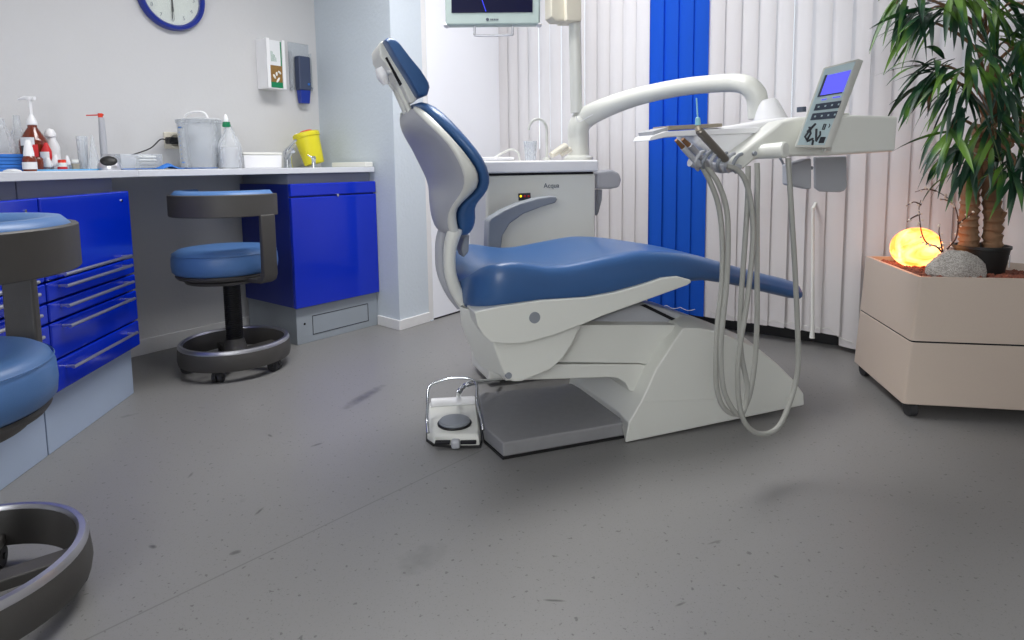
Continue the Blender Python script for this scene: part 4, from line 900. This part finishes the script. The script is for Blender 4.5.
for (px, Yc, dr_, n, L) in cl_:
    mb = MB(); c = aty(*px, Yc); d0 = Vector(dr_).normalized()
    root = aty(985, min(140, px[1]+35), 2.27); sm = MB(); sm.tube([root, (root+c)/2+V(0,0,.02), c, c+d0*.05], [.007,.005,.0035,.002], 6, smooth=3)
    build('branch', sm, 'bark', pm)
    for i in range(n):
        dd = d0*1.0+V(lr.gauss(0,.45), lr.gauss(0,.45), lr.gauss(0,.32)+.12); b = c+d0*lr.uniform(-.05,.06)+V(lr.gauss(0,.02), lr.gauss(0,.02), lr.gauss(0,.02))
        leaf(mb, b, dd, L*lr.uniform(.75,1.1), lr.uniform(.015,.025), lr.uniform(.5,1.4), lr.uniform(-.7,.7))
    build('foliage', mb, 'leaf', pm, smooth=60)
# blossom twig
tw = thing('blossom_twig', 'thin dark twig with tiny pale blossoms bending over the glowing lamp', 'twig', aty(943,254,2.22))
mb = MB(); T = lambda l: [aty(x, y, 2.24+.0*i) for i, (x, y) in enumerate(l)]
br_ = [[(943,254),(937,247),(927,243),(922,234),(920,222),(919,208),(921,200)],[(943,254),(950,246),(956,238),(958,226),(957,213),(953,203),(945,196),(936,191)],[(958,224),(967,217),(974,212)],[(953,203),(946,200),(940,199)],[(943,254),(941,243),(939,232),(940,224)],[(921,205),(914,202),(906,206)],[(920,214),(912,218),(907,222)],[(936,191),(926,189),(915,192)]]
for l in br_: mb.tube(T(l), [.0032-.0022*i/(len(l)-1) for i in range(len(l))], 6, smooth=4)
build('stem', mb, 'twig', tw)
mb = MB(); r = random.Random(5)
for l in br_:
    q = T(l)
    for i in range(1, len(q)):
        for k in range(2):
            p = q[i-1].lerp(q[i], r.random())+V(r.uniform(-.008,.008), r.uniform(-.008,.008), r.uniform(-.006,.008)); s = r.uniform(.003,.0058); mb.add([p+V(x*s, y*s, z*s) for x, y, z in ico], icf)
build('blossoms', mb, 'bud', tw)
# ------------------------------------------------------------------ things on the worktop
ZT = .8795
def W(px, off=.2):                 # foot point on the worktop, off from the clock wall
    p = wA(px, 168, off); return V(p.x, p.y, ZT)
def sc_(p): return p.y/F*.995
def lat(name, px, wpx, prof_, m, off=.2, h=None, label=None, cat=None, group=None, parent=None, n=28):
    """turned body; prof_ = (radius fraction of the half width, pixel height)"""
    p = W(px, off); s = sc_(p); mb = MB(); mb.lathe([(max(.0001, a*wpx/2*s), b*s) for a, b in prof_], p, n); o = build(name, mb, m, parent) if parent else build(name, mb, m)
    if label: tag(o, label, cat, group)
    return o, p, s
def sub(o_thing, name, px, wpx, prof_, m, off=.2, n=24): return lat(name, px, wpx, prof_, m, off, parent=o_thing, n=n)[0]
def bottle(name, label, cat, px, off=.2, group=None): return thing(name, label, cat, W(px, off), group)
# blue folded pack at the far left
mb = MB(); p = W(10, .30); s = sc_(p)
d_ = DA
q = [W(-22,.30), W(31,.30)]; w = (q[1]-q[0]).length
for i in range(5):
    a = q[0]+V(0,0,.013*i); b = q[1]-DA*(.005*i)+V(0,0,.013*i); mb.prism([a, b, b-NA*.14, a-NA*.14], (0,0,.0118))
tag(build('folded_drape_stack', mb, 'bluec', bevel=.002), 'stack of folded blue drapes at the left end of the worktop', 'drapes')
mb = MB(); p = W(12,.36); mb.loft([[p+V(math.cos(a)*.035*k, math.sin(a)*.012*k, z) for a in [2*math.pi*i/14 for i in range(14)]] for k, z in ((1,0),(.9,.004),(.4,.009+.0))]); tag(build('tissue_scrap', mb, 'paper'), 'crumpled white tissue in front of the folded blue drapes', 'tissue')
t = bottle('wash_bottle', 'clear plastic bottle with conical neck standing behind the blue drapes at the left edge', 'bottle', 4, .10)
sub(t, 'bottle_body', 4, 24, [(.9,0),(1,4),(1,20),(.95,25),(.35,48),(.3,52),(0,52)], 'clear2', .10); sub(t, 'liquid', 4, 21, [(.85,1),(.93,4),(.93,18),(0,18)], 'pinkp', .10)
t = bottle('wash_bottle', 'clear plastic bottle between the left edge and the brown pump bottle', 'bottle', 21, .06)
sub(t, 'bottle_body', 21, 16, [(.9,0),(1,4),(1,30),(.4,44),(.35,55),(0,55)], 'clear2', .06)
# brown pump bottle
t = bottle('pump_bottle', 'large brown bottle with tall white pump and red label', 'bottle', 36, .14)
sub(t, 'bottle_body', 36, 24, [(.9,0),(1,3),(1,29),(.9,32),(.34,43),(.32,47),(0,47)], 'amber', .14)
sub(t, 'pump_collar', 36, 9, [(.8,45),(1,46),(.95,49),(.5,54),(.3,56),(0,56)], 'pure', .14)
sub(t, 'pump_stem', 36, 3, [(1,55),(1,70),(0,70)], 'pure', .14)
p = W(36,.14); s = sc_(p); mb = MB(); mb.tube([p+V(0,0,70*s), p+V(0,0,73*s)], [.012,.011], 14); mb.tube([p+V(.02,0,71.5*s), p+V(-.02,0,72.3*s), p+V(-.046,0,70.5*s)], [.008,.007,.004], 10); build('pump_head', mb, 'pure', t)
mb = MB(); r = 12*s*1.01; 
for (a0, a1, z0, z1, mi) in ((-88,-38,6,26,1),(-112,-50,25,33,0),(-108,-80,8,25,2)):
    k = 1.0 if mi < 2 else 1.012
    vs = [p+V(math.cos(R(a0+(a1-a0)*i/8))*r*k, math.sin(R(a0+(a1-a0)*i/8))*r*k, z*s) for z in (z0, z1) for i in range(9)]; mb.add(vs, [[i, i+1, i+10, i+9] for i in range(8)], mi)
build('label', mb, ['paper', 'red', 'glyph'], t)
t = bottle('dropper_bottle', 'small brown bottle with white conical cap in front of the large brown bottle', 'bottle', 30, .325)
sub(t, 'bottle_body', 30, 12, [(.9,0),(1,2),(1,12),(.75,15),(0,15)], 'amber', .325); sub(t, 'cap', 30, 9, [(1,15),(1,18),(.6,29),(.5,31),(0,31)], 'pure', .325); sub(t, 'label', 30, 12.4, [(1,2),(1,9)], 'paper', .325)
t = bottle('dropper_bottle', 'short dark brown bottle standing right of the white-capped dropper', 'bottle', 38, .26)
sub(t, 'bottle_body', 38, 10, [(.9,0),(1,2),(1,12),(.7,14),(0,14)], 'amber', .26)
t = bottle('squeeze_bottle', 'red bottle with white and blue label beside the brown pump bottle', 'bottle', 48, .2)
sub(t, 'bottle_body', 48, 9, [(.9,0),(1,2),(.95,20),(.3,28),(0,28)], 'red', .2); sub(t, 'label', 47, 9.3, [(1,8),(.97,19)], 'paper', .2)
t = bottle('spray_bottle', 'slim white spray bottle behind the small capped bottles', 'bottle', 54, .10)
sub(t, 'bottle_body', 54, 13, [(.9,0),(1,2),(1,24),(.55,31),(.55,33),(0,33)], 'pure', .10); sub(t, 'cap', 53, 10, [(.8,33),(1,34),(1,37),(.6,41),(0,42)], 'pure', .10)
for i, (px, w, hb, hc, lab, m) in enumerate([(48.5,9,4,13,'small vial with white cone cap, left one of the three before the spray bottle','clear2'),(56,9,5,16,'small vial with white cone cap, middle one of the three before the spray bottle','clear2'),(68,6,6,15,'thin vial with narrow white nozzle right of the spray bottle','clear2')]):
    t = bottle('dropper_vial', lab, 'vial', px, .22, 'small capped vials on the worktop')
    sub(t, 'vial_body', px, w, [(.9,0),(1,1),(1,hb),(0,hb)], 'clear2', .22); sub(t, 'cap', px, w*.85, [(1,hb),(1,hb+3),(.4,hc),(0,hc)], 'pure', .22)
t = bottle('sample_jar', 'tiny jar with red label on the worktop', 'jar', 62.5, .26); sub(t, 'jar_body', 62.5, 8, [(1,0),(1,8),(0,8)], 'offw', .26); sub(t, 'label', 62.5, 8.4, [(1,1),(1,4)], 'red', .26); sub(t, 'lid', 62.5, 7, [(1,8),(1,11),(0,11)], 'redp', .26)
t = bottle('sample_jar', 'tiny jar with green and cream label left of the clear cups', 'jar', 74.5, .2); sub(t, 'jar_body', 74.5, 9, [(1,0),(1,8),(0,8)], 'clear2', .2); sub(t, 'label', 74.5, 9.3, [(1,1),(1,7)], 'tan', .2); sub(t, 'lid', 74.5, 8, [(1,8),(1,11),(0,11)], 'offw', .2)
# blue-white mat under them
mb = MB(); a, b = W(33,.30), W(99,.30); mb.prism([a, b, b-NA*.12, a-NA*.12], (0,0,.006)); tag(build('instrument_mat', mb, 'bluep', bevel=.001), 'pale blue tray mat under the small bottles', 'mat')
t, p, s = lat('plastic_cup', 84, 10, [(.75,0),(1,34),(.95,34),(.7,1),(.0001,1)], 'clear2', .16, label='tall clear plastic cup with a pink edge, left of the white cone', cat='cup')
t, p, s = lat('mixing_cone', 94.5, 12, [(1,0),(.95,2),(.12,34),(0,35)], 'clear2', .2, label='upright frosted cone standing left of the red-tipped syringe', cat='cone')
# tube with red nozzle
t = bottle('cement_syringe', 'upright grey tube with a red sideways nozzle', 'syringe', 105, .16)
sub(t, 'barrel', 105.2, 6.4, [(1,0),(1,30),(.82,52),(0,52)], 'greyp', .16); p = W(105,.16); s = sc_(p)
mb = MB(); mb.cyl(p+V(-.002,0,51*s), p+V(-.002,0,56*s), .009); mb.tube([p+V(.012,0,54.5*s), p+V(-.062,0,54.3*s)], [.0028,.0025], 8); build('nozzle', mb, 'redp', t)
# silver pod
t = bottle('curing_pod', 'rounded silver charging pod with dark face beside the red-tipped syringe', 'device', 109.5, .30)
p = W(109.5,.30); s = sc_(p); mb = MB(); mb.lathe([(10.5*s,0),(11*s,2*s),(10.5*s,5*s),(8*s,11*s),(4.5*s,15.5*s),(.0001,16.5*s)], p, 30, sy=.8); build('pod_body', mb, 'steel', t, smooth=60)
mb = MB(); mb.ell(p+V(.014,-.024,9.0*s), (7.4*s,.012,5.4*s), 22, 12, rot=Matrix.Rotation(R(33),3,'Z') @ Matrix.Rotation(R(-30),3,'X')); build('dark_face', mb, 'black', t)
# clear box with tissue rolls
t = bottle('clear_box', 'clear open plastic box holding rolled white swabs', 'box', 140, .2)
a, b = W(121,.26), W(163,.26); zt2 = 16*sc_(a); mb = MB(); th = .003
mb.prism([a, b, b-NA*.10, a-NA*.10], (0,0,.003)); 
for q0_, q1_, nn in ((a, b, -NA), (a-NA*.10, b-NA*.10, NA)): mb.prism([q0_, q1_, q1_+nn*th, q0_+nn*th], (0,0,zt2))
for q_, dd in ((a, DA), (b, -DA)): mb.prism([q_-NA*th, q_-NA*.097, q_-NA*.097+dd*th, q_-NA*th+dd*th], (0,0,zt2))
build('box_body', mb, 'clear2', t)
for i in range(4):
    mb = MB(); q0_ = a.lerp(b, .52)-NA*.05+V(0,0,.012+.0145*i); q1_ = a.lerp(b, .93)-NA*.05+V(0,0,.012+.0145*i); mb.tube([q0_, q1_], [.0072,.0072], 12, flat=3.2)
    tag(build('swab_roll', mb, 'offw', bevel=.001), ('white rolled swab in the clear box, %s' % ('lowest of four', 'second from the bottom', 'third from the bottom', 'topmost of four')[i]), 'swab', 'rolled white swabs in the clear box')
# blue cloth
mb = MB(); a, b = W(118,.34), W(219,.34); nx, ny = 44, 8; vs = []; r = random.Random(2)
for j in range(ny+1):
    for i in range(nx+1):
        t_ = i/nx; bump_ = .026*math.exp(-((t_-.50)/.07)**2)*math.sin(math.pi*(j/ny)*.8+.3)+.003*math.sin(i*.9+j)
        p = a.lerp(b, t_)-NA*(.012+.05*j/ny); vs.append(p+V(0,0,.002+max(0, bump_)))
mb.add(vs, [[j*(nx+1)+i, j*(nx+1)+i+1, (j+1)*(nx+1)+i+1, (j+1)*(nx+1)+i] for j in range(ny) for i in range(nx)])
o = build('blue_cloth', mb, 'bluec', smooth=80); m_ = o.modifiers.new('s', 'SOLIDIFY'); m_.thickness = .0012; tag(o, 'thin blue cloth lying along the worktop front below the measuring bucket', 'cloth')
# measuring bucket
t = bottle('measuring_bucket', 'translucent measuring bucket with handle and blue scale marks', 'bucket', 202, .16)
sub(t, 'bucket_body', 202, 41, [(.88,0),(.9,1),(.98,44),(1.03,45),(1.03,47),(.97,47),(.87,2),(.0001,2)], 'clear2', .16, 40); sub(t, 'lid', 202, 41, [(1.02,46.5),(1.05,48),(.9,49.5),(0,50)], 'clear2', .16, 40)
p = W(202,.16); s = sc_(p); mb = MB(); mb.tube([p+V(-13*s,-.02,49*s), p+V(-9*s,-.02,54*s), p+V(0,-.02,56*s), p+V(8*s,-.02,54.5*s), p+V(11*s,-.02,49*s)], .0055, 8, smooth=4); build('carry_handle', mb, 'pure', t)
mb = MB(); 
for i in range(9):
    z = (6+i*4.2)*s; rr = (18.2+1.9*z/(45*s))*s*1.012; ln = .30 if i in (0, 8) else .14
    for k in range(3): a0 = R(-132)+k*ln/3; mb.add([p+V(math.cos(x)*rr, math.sin(x)*rr, zz) for zz in (z, z+(.006 if ln > .2 else .0025)) for x in (a0, a0+ln/3)], [[0,1,3,2]])
build('scale_marks', mb, 'bluec', t)
# spray bottle with green collar
t = bottle('spray_bottle', 'white translucent bottle with green collar right of the measuring bucket', 'bottle', 231, .29)
sub(t, 'bottle_body', 231, 22, [(.92,0),(1,2),(1,20),(.9,26),(.42,36),(.28,42),(0,42)], 'clear2', .29); sub(t, 'liquid', 231, 20, [(.9,1),(.96,2),(.96,21),(0,21)], 'pure', .29)
sub(t, 'collar', 229, 8, [(.9,41),(1,42),(.85,46),(0,46)], 'green', .29); sub(t, 'nozzle', 228.5, 5, [(.9,46),(1,49),(.5,53),(0,54)], 'pure', .29)
# white boxes
t = bottle('white_tray', 'white plastic lidded tray between the spray bottle and the tap', 'tray', 262, .14)
a, b = W(245,.22), W(282,.22); mb = MB(); mb.loft([[a+V(0,0,0), b, b-NA*.13, a-NA*.13], [a+V(0,0,.066)-DA*.004, b+V(0,0,.066)+DA*.004, b-NA*.135+V(0,0,.066), a-NA*.135+V(0,0,.066)]]); build('tray_body', mb, 'pure', t, bevel=.004)
mb = MB(); mb.prism([a+V(0,0,.068)-DA*.006, b+V(0,0,.068)+DA*.006, b-NA*.137+V(0,0,.068), a-NA*.137+V(0,0,.068)], (0,0,.013)); build('lid', mb, 'offw', t, bevel=.004)
# tap
t = bottle('tap', 'chrome single-lever tap beside the yellow bin', 'tap', 289, .16)
p = W(288,.16); s = sc_(p); mb = MB(); mb.lathe([(.028,0),(.026,.01),(.023,.02),(.023,15*s),(.020,17*s),(.0001,18*s)], p, 24); mb.tube([p+V(0,-.005,10*s), p+V(7*s,-.06,15*s), p+V(13*s,-.12,17*s), p+V(14.5*s,-.135,15*s)], [.018,.015,.012,.011], 14, smooth=4); build('tap_body', mb, 'chrome', t)
mb = MB(); mb.tube([p+V(0,0,17*s), p+V(4*s,-.01,21*s), p+V(11*s,-.03,27*s)], [.016,.009,.007], 12, smooth=3); build('lever', mb, 'chrome', t)
t = bottle('small_tap', 'small chrome valve in front of the yellow bin', 'tap', 314, .26)
p = W(314,.26); s = sc_(p); mb = MB(); mb.lathe([(.013,0),(.011,.02),(.010,7*s),(.013,8*s),(.010,11*s),(.0001,12*s)], p, 18); mb.tube([p+V(0,0,9*s), p+V(-5*s,-.01,12.5*s)], [.006,.003], 8); build('valve_body', mb, 'chrome', t)
# yellow sharps bin, tilted
p = W(315.5,.16); s = sc_(p); t = thing('sharps_bin', 'tilted yellow sharps bin with red lid mark behind the tap', 'bin', p)
rt = Matrix.Rotation(R(-14), 3, 'Y'); o_ = p+V(-.004,0,.019)
def rl(l): return [(a*s, b*s) for a, b in l]
mb = MB(); ax = rt @ V(0,0,1)
mb.lathe(rl([(9.2,0),(9.8,1),(12.2,28),(.01,28)]), o_, 30, axis=ax); build('bin_body', mb, 'yellow', t, bevel=.002)
mb = MB(); mb.lathe(rl([(12.9,27),(13.2,27.5),(13.0,31),(11.5,32),(.01,32.2)]), o_, 30, axis=ax); build('bin_lid', mb, 'yellow', t)
mb = MB(); mb.lathe(rl([(6,31.8),(6,33.2),(5,33.6),(.01,33.6)]), o_+rt @ V(.008,-.01,0), 20, axis=ax); build('red_cap', mb, 'redp', t)
mb = MB(); c = o_+rt @ V(-.045,-.01,32*s); mb.ell(c, (.012,.012,.010), 10, 6); build('lid_tab', mb, 'pure', t)
# ledge at the right end
a = W2+DG*.22+V(0,0,ZT)-DA*.016; b = isect(AF0+NF*.02, DF, W2, DG)-DA*.016+V(0,0,ZT)
mb = MB(); mb.prism([a, b, b-DA*.055, a-DA*.055], (0,0,.026)); tag(build('cream_ledge', mb, 'offw', bevel=.004), 'cream upstand strip at the right end of the worktop by the pale wall', 'ledge')
# ------------------------------------------------------------------ lights
def panel_light(x, y, w, l, power, col=(1,.99,.985), rz=0, spread=180, label=''):
    c = V(x, y, CE); t = thing('ceiling_light', label, 'lamp', (x, y, CE-.03)); mb = MB(); mb.box((x, y, CE-.015), (w+.06, l+.06, .028), rz); build('light_housing', mb, 'trimw', t)
    d = bpy.data.lights.new('ceiling_lamp', 'AREA'); d.shape = 'RECTANGLE'; d.size = w; d.size_y = l; d.energy = power; d.color = col; d.spread = R(spread)
    o = bpy.data.objects.new('ceiling_lamp', d); bpy.context.scene.collection.objects.link(o); o.location = (0, 0, -.005); o.rotation_euler = (0, 0, rz); o.parent = t; return o
panel_light(-.35, 2.25, .6, 1.2, 34, rz=R(-36), spread=150, label='ceiling panel light above the knee space, out of frame')
panel_light(-.5, .3, .6, 1.2, 2, rz=R(-36), spread=170, label='ceiling panel light above the near stool, out of frame')
panel_light(.35, 2.9, .6, .6, 10, rz=R(-36), spread=165, label='square ceiling light above the water unit, out of frame')  # extra unseen panel, added to brighten the door and blinds
fc_ = W6+df*((fw[0]+fw[1])/2)+V(0,0,(fw[2]+fw[3])/2)
d = bpy.data.lights.new('window_daylight', 'AREA'); d.shape = 'RECTANGLE'; d.size = fw[1]-fw[0]; d.size_y = fw[3]-fw[2]; d.energy = 40; d.color = (1,.99,.97)  # fill light added behind the camera to brighten surfaces facing it
o = bpy.data.objects.new('window_daylight', d); bpy.context.scene.collection.objects.link(o); o.location = fc_+nf*.03; o.rotation_euler = nf.to_track_quat('Z', 'Y').to_euler()
w = bpy.data.worlds.new('sky'); bpy.context.scene.world = w; w.use_nodes = True; nt = w.node_tree; bg = nt.nodes['Background']
bg.inputs[0].default_value = (.80,.89,1,1); bg.inputs[1].default_value = 2.9
# ground outside
mb = MB(); mb.prism([W4+nw*.2+V(0,0,-.9)-dw*6, W4+nw*.2+V(0,0,-.9)+dw*12, W4+nw*20+V(0,0,-.9)+dw*12, W4+nw*20+V(0,0,-.9)-dw*6], (0,0,.1)); o = build('ground_outside', mb, 'plinthg'); o['kind'] = 'structure'
sc = bpy.context.scene; sc.view_settings.view_transform = 'Standard'; sc.view_settings.look = 'None'; sc.view_settings.gamma = 1; sc.view_settings.exposure = 0.0; sc.view_settings.use_curve_mapping = False
